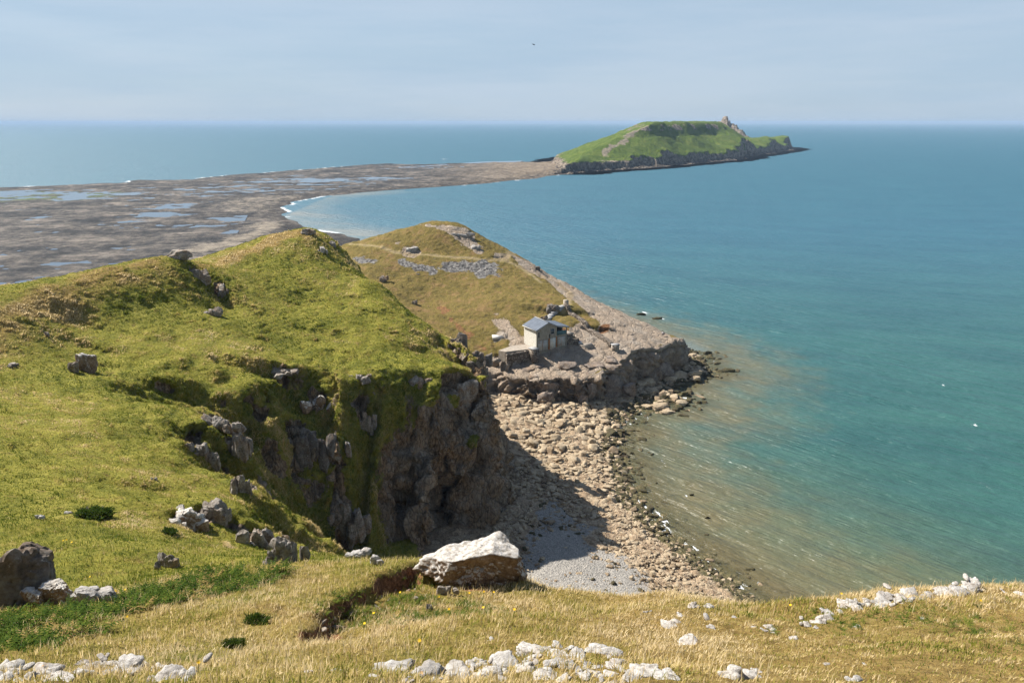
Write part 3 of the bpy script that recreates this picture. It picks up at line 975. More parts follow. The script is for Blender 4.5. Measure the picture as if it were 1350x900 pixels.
# outer head: a jagged stack far behind
for px, py, Y, r, h in [(957, 153.5, 1720, 11, 0), (950, 160, 1740, 16, 0), (966, 163, 1710, 13, 0), (973, 171, 1700, 18, 0), (978, 178, 1690, 20, 0)]:
    sx0, sy0, sz0 = at_y(px, py, Y)
    q = np.hypot((ix - sx0), (iy - sy0) / 2.2)
    k = sz0 * sstep(r * 1.9, r * .25, q + 3 * (fbm(P / 9, 3, 97)).reshape(ix.shape))
    isl_h = np.maximum(isl_h, k)
gyy, gxx = np.gradient(isl_h)
dyy = np.gradient(iy)[0]
dxx = np.gradient(ix)[1]
isl_nz = 1 / np.sqrt(1 + (gyy / dyy) ** 2 + (gxx / dxx) ** 2)
RIBS = [at_y(px, py, Y)[:2] for px, py, Y in [(847, 164, 1088), (830, 176, 1056), (815, 190, 1015), (797, 205, 975)]]
rib = sstep(6.5, 1, seg_dist(ix, iy, RIBS) + (fbm(P / 12, 3, 98) * 6).reshape(ix.shape))
capr = sstep(40, 46, isl_h) * sstep(54, 50, isl_h) * sstep(.02, .25, (fbm(P / 16, 4, 99)).reshape(ix.shape)) * .9
irock = np.maximum.reduce([sstep(.60, .45, isl_nz), sstep(12, 7, isl_h + .4 * stepn) * (isl_d < 40), rib, capr, sstep(1600, 1660, iy) * sstep(20, 30, isl_h) * sstep(560, 520, ix)])
km = isl_d > -30
cmk = km[:-1, :-1] & km[1:, :-1] & km[:-1, 1:] & km[1:, 1:]
V, Fq, at = compact(np.stack([ix.ravel(), iy.ravel(), isl_h.ravel()], 1), grid_faces(*ix.shape, cmk), {'rock': irock.ravel(), 'low': sstep(6, 1.5, isl_h).ravel(), 'rib': rib.ravel()})


def mat_island():
    n = NT('island_turf_and_rock')
    a = n.noise(.05, 6, .65)
    b = n.noise(.25, 6, .7)
    g = n.ramp(n.math('ADD', n.math('MULTIPLY', a, .5), n.math('MULTIPLY', b, .5)), [(.34, (.045, .075, .012)), (.5, (.10, .145, .020)), (.66, (.19, .20, .045))])
    r = n.ramp(b, [(.30, (.05, .043, .036)), (.44, (.15, .12, .092)), (.56, (.33, .265, .20)), (.72, (.50, .42, .32))])
    c = n.mix(n.rng(n.math('ADD', n.attr('rock'), n.math('MULTIPLY', n.math('SUBTRACT', b, .5), .9)), .4, .6), g, r)
    c = n.mix(n.math('MULTIPLY', n.attr('rib'), .75), c, n.mix(b, (.17, .14, .09), (.36, .31, .22)))
    c = n.mix(n.math('MULTIPLY', n.attr('low'), n.rng(b, .45, .6, .9, .35)), c, (.035, .03, .026))
    return n.done(n.principled(c, .95, n.bump(b, 1.0, 5.0), .1))


link('island', make_mesh('island', V, Fq, mat_island(), at), kind='structure')

# ================================================================== SEA
RADS = np.concatenate([np.geomspace(34, 320, 430), np.geomspace(322, 3000, 190), np.geomspace(3200, 42000, 40)])
ANG = np.linspace(-1.25, 1.25, 760)
sr_, sa_ = np.meshgrid(RADS, ANG, indexing='ij')
wx_, wy_ = sr_ * np.sin(sa_), sr_ * np.cos(sa_)
P = xy3(wx_, wy_, 1.0)
nearw = sstep(400, 150, sr_)
swell = (np.sin((wx_ * .66 + wy_ * .75) * .95 + 2.2 * fbm(P / 18, 2, 101).reshape(wx_.shape)) * .07 + fbm(np.stack([(P[:, 0] * .75 - P[:, 1] * .66) * .09, (P[:, 0] * .66 + P[:, 1] * .75) * .40, P[:, 2]], 1), 3, 103).reshape(wx_.shape) * .20) * nearw
dsea = dw_at(wx_, wy_)                                   # negative over water
drf = np.maximum(sdist(wx_, wy_, REEF), sdist(wx_, wy_, SHORE))
n1 = fbm(P / 5.0, 4, 105).reshape(wx_.shape)
n2 = fbm(P / 1.6, 3, 107).reshape(wx_.shape)
foam = .8 * sstep(-.7, -.1, dsea) * sstep(.10, .45, n1 + .5 * n2 - .05)
brk = lambda a, b, c: np.exp(-((dsea - a) / b) ** 2) * sstep(c, c + .3, n1 + .35 * n2)
swash = .85 * np.exp(-((dsea + .6 + .35 * n2) / .22) ** 2) * sstep(118, 100, wy_) * sstep(-.3, .3, n1 + .5 * n2)
foam = np.maximum(foam, swash)
foam = np.maximum(foam, np.maximum(brk(-1.3, .22, .28), np.maximum(brk(-3.2, .25, .5), brk(-7, .3, .68))))
drn = drf + 7 * fbm(P / 45, 3, 80).reshape(wx_.shape) * .8 * (sr_ < 1200)
seaside = (wy_ > -1.05 * wx_ + 300) & (wx_ < 40)
corner = np.exp(-((wx_ + 155) / 40) ** 2 - ((wy_ - 515) / 60) ** 2)
foam = np.maximum(foam, sstep(-3.5 - sr_ / 260, -1.5, drn) * sstep(3, -1, drn) * sstep(-.25, .35, fbm(P / 26, 3, 109).reshape(wx_.shape) + .30 * sstep(-150, -300, wx_) + .75 * corner - .25) * .9)
FOAMSPOT = [(905, 653, .9, 1.2), (1300, 640, 1.6, 2.2), (1290, 625, .8, 1), (1312, 655, .8, 1.2), (850, 412, 2.5, 1.8), (872, 420, 2.0, 1.2), (960, 490, 2.2, .7), (905, 525, 2.5, 1.2), (896, 533, 2, 1), (1070, 655, .5, .4), 
            (845, 580, .4, 1.6), (1245, 508, 1.2, .5), (930, 492, 1.6, 1.0), (940, 470, 1, .5), (1040, 700, .6, .3), (1150, 720, .6, .3), (1285, 560, 1.5, .5)]
for px, py, ax, ay in FOAMSPOT:
    x0, y0, _ = at_z(px, py)
    q = np.exp(-((wx_ - x0) / (.40 * ax)) ** 2 - ((wy_ - y0 + .35 * (wx_ - x0)) / (.62 * ay)) ** 2)
    foam = np.maximum(foam, sstep(.3, .9, q * (.75 + 1.1 * n2)))
shal = sstep(-30, -2, dsea + 6 * n1)
plume = sstep(-64, -12, dsea + 10 * fbm(P / 30, 3, 111).reshape(wx_.shape)) * sstep(160, 70, wy_ + .8 * (wx_ - 30))
shal_r = sstep(-46, -3, drn) * (wx_ > -140) * (wx_ < 30) * (wy_ < 640)
shal_r *= sstep(0, -40, wx_)
at = {'foam': foam.ravel(), 'shallow': shal.ravel(), 'plume': plume.ravel(), 'bay': np.maximum(shal_r, 0).ravel(), 'clear': (sstep(-11, -.5, dsea)).ravel()}
zs = swell * sstep(0, -6, dsea)
V = np.stack([wx_.ravel(), wy_.ravel(), zs.ravel()], 1)


def mat_sea():
    n = NT('sea_water')
    pos = n.pos()
    dist = n.new('ShaderNodeCameraData').outputs['View Distance'] if False else None
    sep = n.new('ShaderNodeSeparateXYZ')
    n.put(sep.inputs[0], pos)
    far_ = n.rng(sep.outputs[1], 60, 420)
    a = n.noise(.035, 4, .6, n.rot(pos, .35, (.5, 1.6, 1)))
    c = n.mix(far_, (.033, .104, .086), (.030, .110, .150))
    c = n.mix(n.rng(a, .35, .7), c, n.mix(far_, (.023, .080, .073), (.025, .094, .136)))
    b = n.noise(.12, 4, .6, n.rot(pos, .75, (.62, 1.15, 1)))
    c = n.mix(n.math('MULTIPLY', n.attr('plume'), n.rng(b, .25, .75, .6, 1.0)), c, (.108, .106, .046))
    c = n.mix(n.math('MULTIPLY', n.attr('shallow'), n.rng(b, .2, .8, .55, 1.0)), c, (.135, .112, .055))
    c = n.mix(n.math('MULTIPLY', n.attr('bay'), n.rng(a, .3, .7, .2, .8)), c, (.20, .20, .17))
    blot = n.math('MULTIPLY', n.attr('clear'), n.rng(n.noise(.5, 4, .6), .58, .66))
    c = n.mix(n.math('MULTIPLY', blot, .7), c, (.02, .025, .018))
    w1 = n.noise(.9, 3, .6, n.rot(pos, .7, (.5, 1.8, 1)))
    w2 = n.noise(.24, 4, .6, n.rot(pos, .72, (.28, 1.8, 1)))
    w3 = n.noise(3.2, 2, .5, n.rot(pos, .5, (.7, 1.4, 1)))
    h = n.math('ADD', n.math('MULTIPLY', w1, .55), n.math('ADD', n.math('MULTIPLY', w2, 2.6), n.math('MULTIPLY', w3, .10)))
    b1 = n.bump(h, .68, 1.05)
    # wind chop too small to resolve far out still tilts the surface
    nz = n.new('ShaderNodeTexNoise')
    nz.inputs['Scale'].default_value = 1.4
    nz.inputs['Detail'].default_value = 3
    n.put(nz.inputs['Vector'], n.rot(pos, .4, (.6, 1.3, 1)))
    vs = n.new('ShaderNodeVectorMath', operation='SUBTRACT')
    n.put(vs.inputs[0], nz.outputs[1])
    vs.inputs[1].default_value = (.5, .5, .5)
    vm = n.new('ShaderNodeVectorMath', operation='MULTIPLY')
    n.put(vm.inputs[0], vs.outputs[0])
    vm.inputs[1].default_value = (.7, .7, 0)
    sc_ = n.new('ShaderNodeVectorMath', operation='SCALE')
    n.put(sc_.inputs[0], vm.outputs[0])
    n.put(sc_.inputs['Scale'], n.rng(sep.outputs[1], 60, 900, .35, 1.9))
    va = n.new('ShaderNodeVectorMath', operation='ADD')
    n.put(va.inputs[0], b1)
    n.put(va.inputs[1], sc_.outputs[0])
    vn = n.new('ShaderNodeVectorMath', operation='NORMALIZE')
    n.put(vn.inputs[0], va.outputs[0])
    nr = vn.outputs[0]
    water = n.principled(c, n.rng(sep.outputs[1], 120, 800, .36, .58), nr, .5, IOR=1.33)
    tr = n.new('ShaderNodeBsdfTransparent')
    tr.inputs[0].default_value = (.80, .82, .70, 1)
    mx = n.new('ShaderNodeMixShader')
    n.put(mx.inputs[0], n.math('MULTIPLY', n.rng(n.attr('clear'), .1, 1.0), .42))
    n.put(mx.inputs[1], water)
    n.put(mx.inputs[2], tr.outputs[0])
    fo = n.principled((.66, .68, .68), .8, None, .2)
    m2 = n.new('ShaderNodeMixShader')
    ff = n.math('ADD', n.attr('foam'), n.math('MULTIPLY', n.math('SUBTRACT', n.noise(4.5, 6, .78), .5), 3.0))
    n.put(m2.inputs[0], n.math('MULTIPLY', n.rng(ff, .45, .72), n.rng(n.attr('foam'), .02, .2)))
    n.put(m2.inputs[1], mx.outputs[0])
    n.put(m2.inputs[2], fo)
    return n.done(m2.outputs[0])


link('sea', make_mesh('sea', V, grid_faces(*wx_.shape)[:, ::-1], mat_sea(), at), kind='structure')

# ================================================================== MATERIALS OF STONES AND THINGS
def mat_rock(name, stops, warm, lichen=(.62, .60, .56), orange=.0, scale=1.0, topwhite=0.0, wetlow=False):
    n = NT(name)
    p = n.pos()
    a = n.noise(1.1 * scale, 8, .7, p)
    b = n.noise(5.5 * scale, 7, .72, p)
    c = n.ramp(n.math('ADD', n.math('MULTIPLY', a, .5), n.math('MULTIPLY', b, .5)), stops)
    c = n.mix(n.rng(n.noise(.7 * scale, 5, .65, p), .45, .65, 0, warm), c, n.ramp(b, [(.3, (.10, .060, .034)), (.55, (.26, .17, .10)), (.75, (.42, .32, .21))]))
    if topwhite:
        nz = n.new('ShaderNodeSeparateXYZ')
        n.put(nz.inputs[0], n.new('ShaderNodeNewGeometry').outputs['Normal'])
        f = n.rng(n.math('ADD', nz.outputs[2], n.math('MULTIPLY', n.math('SUBTRACT', b, .5), 1.4)), .12, .50)
        c = n.mix(n.math('MULTIPLY', f, topwhite), c, n.ramp(b, [(.32, (.17, .14, .105)), (.46, (.42, .385, .335)), (.6, (.60, .57, .53))]))
    f = n.rng(n.noise(2.6 * scale, 6, .75, p), .60, .68)
    c = n.mix(n.math('MULTIPLY', f, .6), c, lichen)
    if orange:
        f = n.rng(n.noise(2.1 * scale, 5, .7, n.rot(p, 1.0)), .66, .72)
        c = n.mix(n.math('MULTIPLY', f, orange), c, (.55, .26, .035))
    h = n.math('ADD', n.math('MULTIPLY', a, .8), n.math('ADD', n.math('MULTIPLY', b, .45), n.math('MULTIPLY', n.noise(17 * scale, 4, .7, p), .16)))
    return n.done(n.principled(c, .9, n.bump(h, 1.0, .16 / scale), .2))


GREY = [(.32, (.045, .037, .030)), (.44, (.15, .125, .10)), (.55, (.31, .275, .235)), (.72, (.52, .49, .45))]
PALE = [(.32, (.09, .08, .07)), (.44, (.24, .22, .195)), (.54, (.40, .375, .345)), (.68, (.56, .54, .51))]
TAN = [(.28, (.10, .070, .040)), (.42, (.28, .210, .132)), (.55, (.43, .345, .235)), (.72, (.56, .47, .35))]
M_GREY = mat_rock('grey_limestone', GREY, .7, orange=.25)
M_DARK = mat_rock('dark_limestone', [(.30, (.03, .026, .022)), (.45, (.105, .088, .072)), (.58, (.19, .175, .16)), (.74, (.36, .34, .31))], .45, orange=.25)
M_PALE = mat_rock('pale_limestone', PALE, .28, orange=.65, scale=2.2)
M_TOPW = mat_rock('weathered_limestone', [(.30, (.045, .032, .024)), (.44, (.17, .11, .07)), (.56, (.30, .22, .155)), (.72, (.50, .44, .38))], .4, orange=.45, scale=1.5, topwhite=.9)
M_RUBB = mat_rock('lichen_limestone', [(.32, (.06, .05, .04)), (.43, (.23, .205, .175)), (.53, (.42, .39, .35)), (.68, (.60, .57, .53))], .45, orange=.8, scale=2.4, topwhite=.4)
M_TAN = mat_rock('beach_rock', TAN, .35, lichen=(.50, .41, .30))
M_BOLD = mat_rock('beach_rock_dark', [(.28, (.055, .038, .024)), (.42, (.16, .115, .072)), (.55, (.28, .21, .135)), (.72, (.44, .35, .24))], .35, lichen=(.42, .35, .25))
M_WEED = mat_rock('weedy_rock', [(.3, (.018, .018, .012)), (.45, (.045, .038, .022)), (.58, (.085, .075, .032)), (.74, (.20, .16, .09))], .2, lichen=(.06, .075, .015))
M_LEDGE = mat_rock('ledge_limestone', [(.30, (.05, .04, .034)), (.44, (.15, .12, .098)), (.56, (.27, .22, .18)), (.74, (.42, .37, .31))], .6, lichen=(.42, .39, .34), scale=.6)
M_REDD = mat_rock('rusty_limestone', GREY, .95)


def place(name, me, label, cat, loc, rz=0.0, group=None, scale=1.0, tilt=(0, 0)):
    o = link(name, me, None, loc)
    o.rotation_euler = (tilt[0], tilt[1], rz)
    o.scale = (scale,) * 3 if not isinstance(scale, (tuple, list)) else scale
    tag(o, label, cat, group)
    return o


def outcrop_vf(seed, size, n=5, sub=4, spread=.45, tall=1.0, lean=0.0, planes=13):
    """fractured bedrock standing out of the turf: interpenetrating blocks split along joints, one piece of rock"""
    rg = np.random.default_rng(seed)
    parts = []
    for k in range(n):
        s = rg.uniform(.45, .85) if k else 1.0
        V, Fq = rock_vf(seed * 17 + k, sub if k < 3 else sub - 1, (.62 * s, .5 * s, .62 * s * tall), planes, .10, .55, 2.6)
        off = rg.normal(size=3) * np.array([spread, spread * .7, spread * .25]) * (k > 0)
        V = V + off
        V[:, 0] += lean * V[:, 2]
        parts.append((V, Fq))
    V, Fq = join_vf(parts)
    return V * np.array(size), Fq


# ------------------------------------------------------------------ rocks that can be told apart
def rock_at(name, px, py, w_px, h_px, label, mat, seed, kind='outcrop', rz=0.0, tall=1.0, sink=.3, depth=None, cat='rock', n=5, lean=0.0, group=None, sub=4, spread=.45, tilt=(0, 0), planes=13, Y=None):
    """px, py: measured foot of the stone; w_px, h_px: how wide and high it measures from here, turned into metres at its distance"""
    x, y, z = hitn(px, py) if Y is None else at_y(px, py, Y)
    m = math.hypot(math.hypot(x, y), EYE - z) / FPX * (1 / math.hypot(1, (px - CX) / FPX))
    wm, hm = w_px * m, h_px * m / .9
    dm = (depth or .8) * wm
    if kind == 'outcrop':
        V, Fq = outcrop_vf(seed, (wm * .66, dm * .70, hm * .86), n, sub, spread, tall, lean, planes)
    else:
        V, Fq = rock_vf(seed, sub, (wm * .56, dm * .56, hm * .62), planes, .09, .6, 2.2)
    me = make_mesh(name, V, Fq, mat, crisp=38)
    return place(name, me, label, cat, (x, y + dm * .25, z + hm * (.5 - sink)), rz, group, 1.0, tilt)


RK = [
    # ridge crag
    ('rock_outcrop', 232, 341, 40, 16, 'broad craggy outcrop on the crest of the left ridge against the reef', M_GREY, 3, dict(n=8, depth=.7, sink=.30)),
    ('rock_outcrop', 265, 372, 26, 24, 'dark jagged outcrop just below the ridge crest, above the leaning rock fin', M_GREY, 4, dict(n=7, sink=.3)),
    ('rock_outcrop', 293, 396, 26, 28, 'leaning rock fin on the green slope under the ridge crag', M_GREY, 6, dict(n=5, lean=.25, sink=.3, depth=.5, rz=-.7)),
    ('rock_outcrop', 284, 417, 22, 16, 'low broken outcrop on the grass below the leaning rock fin', M_GREY, 7, dict(n=6, sink=.35)),
    ('rock_outcrop', 404, 309, 20, 9, 'small stony knob on top of the highest grassy summit', M_GREY, 9, dict(n=6, sink=.3)),
    ('rock_outcrop', 438, 325, 12, 10, 'little outcrop on the right shoulder of the grassy summit', M_GREY, 10, dict(n=4, sink=.35)),
    ('rock_outcrop', 424, 334, 9, 14, 'thin rib of stones running down from the grassy summit', M_PALE, 12, dict(n=5, sink=.35, depth=2.2, rz=.5)),
    ('rock_outcrop', 505, 372, 13, 11, 'brown rock poking out of the grass edge below the summit', M_REDD, 13, dict(n=3, sink=.3)),
    ('rock_outcrop', 546, 402, 9, 8, 'small grey rock on the grass edge above the dark notch', M_GREY, 14, dict(n=3, sink=.35)),
    # the standing boulder on the open turf
    ('boulder', 117, 491, 28, 31, 'tall pale-topped boulder standing alone on the open green turf', M_TOPW, 21, dict(n=4, tall=1.1, sink=.16, spread=.3)),
    ('boulder', 95, 490, 17, 18, 'lower grey boulder beside the tall one on the open turf', M_GREY, 22, dict(n=3, sink=.25)),
    ('boulder', 14, 484, 18, 9, 'small brown stone in the turf far left of the tall standing boulder', M_REDD, 23, dict(n=3, sink=.4)),
    ('boulder', 60, 442, 10, 8, 'little stone on the turf above the tall standing boulder', M_GREY, 24, dict(n=3, sink=.4)),
    # rim of the gully
    ('rock_outcrop', 372, 494, 34, 12, 'flat ledge of rock under a turf lip at the head of the gully', M_GREY, 31, dict(n=6, sink=.3)),
    ('rock_outcrop', 416, 540, 36, 30, 'white-topped square block in the far wall of the gully', M_TOPW, 32, dict(n=5, sink=.35, depth=.9)),
    ('rock_outcrop', 287, 566, 34, 30, 'pale rounded outcrop on the near rim of the gully, farthest up it', M_GREY, 33, dict(n=6, sink=.3)),
    ('rock_outcrop', 312, 596, 24, 44, 'tall grey buttress dropping into the shaded gully', M_GREY, 34, dict(n=6, tall=1.2, sink=.4)),
    ('rock_outcrop', 266, 606, 26, 36, 'grey-white outcrop in the turf bank on the near rim of the gully', M_GREY, 35, dict(n=6, sink=.35)),
    ('rock_outcrop', 316, 650, 22, 40, 'narrow rock rib on the near rim of the gully, above the shaded floor', M_GREY, 36, dict(n=5, tall=1.2, sink=.4)),
    ('rock_outcrop', 240, 692, 44, 34, 'dark fissured outcrop with white stones on the near slope', M_TOPW, 37, dict(n=8, sink=.32)),
    ('rock_outcrop', 282, 690, 40, 36, 'big fissured grey outcrop on the near slope, in front of the gully', M_GREY, 38, dict(n=8, sink=.30)),
    ('rock_outcrop', 340, 722, 34, 40, 'steep grey outcrop where the near slope breaks into the gully', M_GREY, 39, dict(n=7, tall=1.15, sink=.35)),
    ('rock_outcrop', 376, 742, 38, 52, 'lowest grey buttress on the near rim, just above the foreground grass', M_GREY, 40, dict(n=7, tall=1.2, sink=.35)),
    ('rock_outcrop', 222, 748, 22, 28, 'small dark outcrop standing in the near grass with reddish soil at its foot', M_REDD, 41, dict(n=4, tall=1.15, sink=.25)),
    ('stone', 205, 633, 8, 6, 'single small pale stone on the turf left of the gully rim', M_PALE, 42, dict(n=2, sink=.3)),
    ('stone', 54, 685, 12, 8, 'small white stone in the turf at the left edge of the near slope', M_PALE, 43, dict(n=3, sink=.3)),
    ('stone', 88, 679, 11, 6, 'flat white stone beside the dark green gorse on the near slope', M_PALE, 44, dict(n=3, sink=.35)),
    # the side of the headland above the boathouse
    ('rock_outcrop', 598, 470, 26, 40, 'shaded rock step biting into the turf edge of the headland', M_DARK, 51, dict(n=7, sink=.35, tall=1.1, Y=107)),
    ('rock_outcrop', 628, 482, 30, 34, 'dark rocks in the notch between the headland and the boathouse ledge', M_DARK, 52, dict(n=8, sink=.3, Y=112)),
    ('rock_outcrop', 664, 366 + 120, 22, 18, 'grey block at the left end of the boathouse ledge', M_GREY, 53, dict(n=5, sink=.3)),
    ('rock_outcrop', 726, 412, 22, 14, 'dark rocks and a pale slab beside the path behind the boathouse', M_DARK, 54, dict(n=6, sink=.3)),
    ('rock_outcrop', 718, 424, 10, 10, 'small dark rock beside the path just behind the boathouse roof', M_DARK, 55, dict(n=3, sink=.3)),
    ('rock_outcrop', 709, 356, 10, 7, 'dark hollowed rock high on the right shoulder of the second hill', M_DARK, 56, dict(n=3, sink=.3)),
    ('rock_outcrop', 625, 329, 13, 10, 'white rocks on the right shoulder of the second hill, below its flat top', M_PALE, 57, dict(n=5, sink=.4)),
    ('rock_outcrop', 545, 331, 24, 9, 'long pale ledge across the face of the second hill', M_PALE, 58, dict(n=7, sink=.45)),
    ('rock_outcrop', 604, 309, 24, 7, 'pale sloping ledge under the flat top of the second hill', M_PALE, 59, dict(n=7, sink=.72, depth=.4)),
    ('stone', 551, 363, 5, 3, 'single dark stone lying on the brown grass of the second hill', M_DARK, 60, dict(n=2, sink=.3)),
    ('rock_outcrop', 688, 484, 40, 14, 'sloping grey slab on the ledge below the stone pier', M_LEDGE, 61, dict(n=4, sink=.5, tall=.8, depth=.6, tilt=(.2, 0), Y=146)),
    ('rock_outcrop', 735, 484, 52, 14, 'sloping streaked slab on the ledge right in front of the boathouse doors', M_LEDGE, 62, dict(n=4, sink=.5, tall=.8, depth=.6, tilt=(.2, 0), Y=145.5)),
    ('rock_outcrop', 785, 484, 44, 14, 'sloping slab on the ledge between the boathouse and the concrete block', M_LEDGE, 63, dict(n=4, sink=.5, tall=.8, depth=.6, tilt=(.2, 0), Y=146)),
    ('rock_outcrop', 398, 600, 34, 56, 'dark rib of rock hanging in the shaded far wall of the gully', M_DARK, 64, dict(n=7, sink=.4, tall=1.2)),
    ('rock_outcrop', 437, 596, 22, 40, 'grey rock under a turf ledge, right of the dark rib in the gully', M_GREY, 65, dict(n=6, sink=.42, tall=1.1)),
    ('rock_outcrop', 452, 690, 30, 48, 'brown sunlit rib low in the gully, beside the foot of the cliff', M_REDD, 66, dict(n=7, sink=.4, tall=1.2)),
    ('rock_outcrop', 482, 560, 16, 30, 'thin pale streak of rock on the green wall above the gully', M_GREY, 67, dict(n=5, sink=.4, tall=1.2, depth=.5)),
    ('rock_outcrop', 545, 510, 30, 26, 'grey rock breaking the turf edge at the top of the sheer cliff', M_REDD, 68, dict(n=6, sink=.48)),
    ('rock_outcrop', 612, 520, 26, 30, 'pale fractured rock at the right top corner of the sheer cliff', M_REDD, 69, dict(n=6, sink=.48, tall=1.2)),
    ('rock_outcrop', 472, 500, 20, 14, 'small grey rocks on the turf edge left of the sheer cliff', M_GREY, 70, dict(n=5, sink=.4)),
    # foreground
    ('boulder', 470, 737, 34, 12, 'two-humped white stone on the grassy edge, left of the big overhanging boulder', M_PALE, 71, dict(n=3, sink=.3, spread=.8)),
    ('boulder', 494, 744, 24, 16, 'white stone in the turf of the edge, its face turned to the left', M_PALE, 76, dict(n=2, sink=.35)),
    ('boulder', 20, 800, 96, 84, 'tall dark grey rock leaning at the left edge, behind the ferns', M_DARK, 72, dict(kind='rock', sink=.30, rz=.5, sub=5)),
    ('boulder', 70, 800, 62, 40, 'dark grey rock with a white top, right of the tall leaning one', M_TOPW, 73, dict(n=4, sink=.3, sub=5)),
    ('boulder', 112, 797, 46, 26, 'low white broken slab at the end of the dark rocks on the left', M_PALE, 74, dict(n=6, sink=.35, sub=4)),
    ('stone', 548, 793, 9, 8, 'small grey stone stuck in the red soil of the hollow', M_GREY, 75, dict(n=2, sink=.3)),
    ('stone', 566, 806, 11, 11, 'small rounded pale stone in the grass below the red soil hollow', M_GREY, 77, dict(n=2, sink=.3)),
    ('stone', 584, 784, 22, 14, 'tilted brown stone at the lip of the red soil hollow', M_REDD, 78, dict(n=3, sink=.3)),
    ('stone', 612, 762, 11, 13, 'white stone in the turf clod leaning on the big overhanging boulder', M_PALE, 79, dict(n=2, sink=.3)),
]
for nm, px, py, w_, h_, lab, mt, sd0, kw in RK:
    kw = dict(kw)
    if nm == 'rock_outcrop' and py > 480:
        kw['n'] = kw.get('n', 5) + 3
        kw['sink'] = kw.get('sink', .3) + .14
        kw['spread'] = .62
        kw['depth'] = kw.get('depth', .8) * 1.15
    c = 'boulder' if nm == 'boulder' else ('stone' if nm == 'stone' else 'rock outcrop')
    rock_at(nm, px, py, w_, h_, lab, mt, sd0, cat=c, **kw)

# ------------------------------------------------------------------ the big boulder on the brink: a wedge with a flat pale top and a ragged overhung face
def big_boulder():
    x, y, z = hitn(640, 792)
    x0, y0, _ = at_y(625, 760, 19.6)
    D, Fq = ico(6)
    # half-spaces: (normal, offset) in metres, boulder frame x right, y away, z up
    H = [((-.17, .02, .98), .55), ((.03, -.99, -.12), .55), ((.97, -.18, .12), 1.18), ((-.85, -.1, .5), 1.35), ((-.2, .97, .1), .42), ((0, 0, -1), 1.0), ((.55, -.70, -.45), 1.02), ((-.55, -.55, -.62), .95), ((.7, .6, .3), 1.05), ((-.62, -.75, .12), .95), ((.35, -.10, .92), .78)]
    N = np.array([h[0] for h in H])
    N /= np.linalg.norm(N, axis=1)[:, None]
    h = np.array([q[1] for q in H])
    dots = D @ N.T
    r = np.where(dots > .02, h / np.maximum(dots, .02), 9).min(1)
    V = D * r[:, None]
    face = sstep(.45, .1, V[:, 2] - .0 * V[:, 0]) * 1.0
    f1, f2, cv = voronoi(V * 5.0, 3)
    g1, g2, cw = voronoi(V * 11.0, 7)
    nr = fbm(V * 1.6, 5, 44)
    nD = V / np.linalg.norm(V, axis=1)[:, None]
    V = V + nD * (nr * .11 + (face * (.10 * (cv - .5) - .07 * np.exp(-((f2 - f1) / .14) ** 2) + .05 * (cw - .5)) + .015 * (cw - .5)))[:, None]
    me = make_mesh('boulder', V, Fq, M_TOPW)
    o = place('boulder', me, 'largest foreground boulder, white flat top and rough brown face, overhanging the cove', 'boulder', (x0 + .05, y0, at_y(640, 748, 19.6)[2] + .20), .12, None, 1.0)
    o.scale = (1.08, 1.0, 0.98)
    return o


big_boulder()


# ------------------------------------------------------------------ stones washed out of the red soil
_rs = np.random.default_rng(77)
_pm = [make_mesh('soil_stone', *rock_vf(820 + k, 3, (.5, .42, .34), 10, .08, .5, 2.2), M_REDD if k % 2 else M_GREY, crisp=35) for k in range(4)]
for k in range(26):
    q = _rs.random()
    px = np.interp(q, [0, .35, .7, 1], [428, 480, 540, 585]) + _rs.normal() * 9
    py = np.interp(q, [0, .35, .7, 1], [822, 797, 772, 768]) + _rs.uniform(2, 20)
    x, y, z = hitn(px, py)
    s = _rs.uniform(.06, .26)
    place('soil_stone', _pm[k % 4], 'small stone lying in the red eroded soil hollow of the near slope', 'stone', (x, y, z + .05 * s), _rs.uniform(0, 6), 'small stones in the red soil hollow', (s * 1.2, s, s * .8), (_rs.normal() * .3, _rs.normal() * .3))

# ------------------------------------------------------------------ white limestone rubble in the near grass
rg = np.random.default_rng(5)
PROTO = []
for k in range(14):
    V, Fq = outcrop_vf(300 + k, (.62, .55, .42), 3 + k % 3, 3, .42, 1.0) if k % 2 else rock_vf(400 + k, 4, (.5, .42, .3), 12, .13, .55, 2.5)
    PROTO.append(make_mesh('limestone_rubble', V, Fq, M_RUBB if k % 3 else M_PALE))


def rubble(px, py, w_px, label, group, k=None):
    x, y, z = hitn(px, py)
    m = math.hypot(y, EYE - z) / FPX
    s = 1.12 * w_px * m
    o = place('limestone_stone', PROTO[rg.integers(len(PROTO)) if k is None else k], label, 'stone', (x, y, z + s * .01), rg.uniform(0, 6.28), group, (s * rg.uniform(.85, 1.3), s * rg.uniform(.75, 1.1), s * rg.uniform(.45, .85)), (rg.normal() * .12, rg.normal() * .12))
    return o


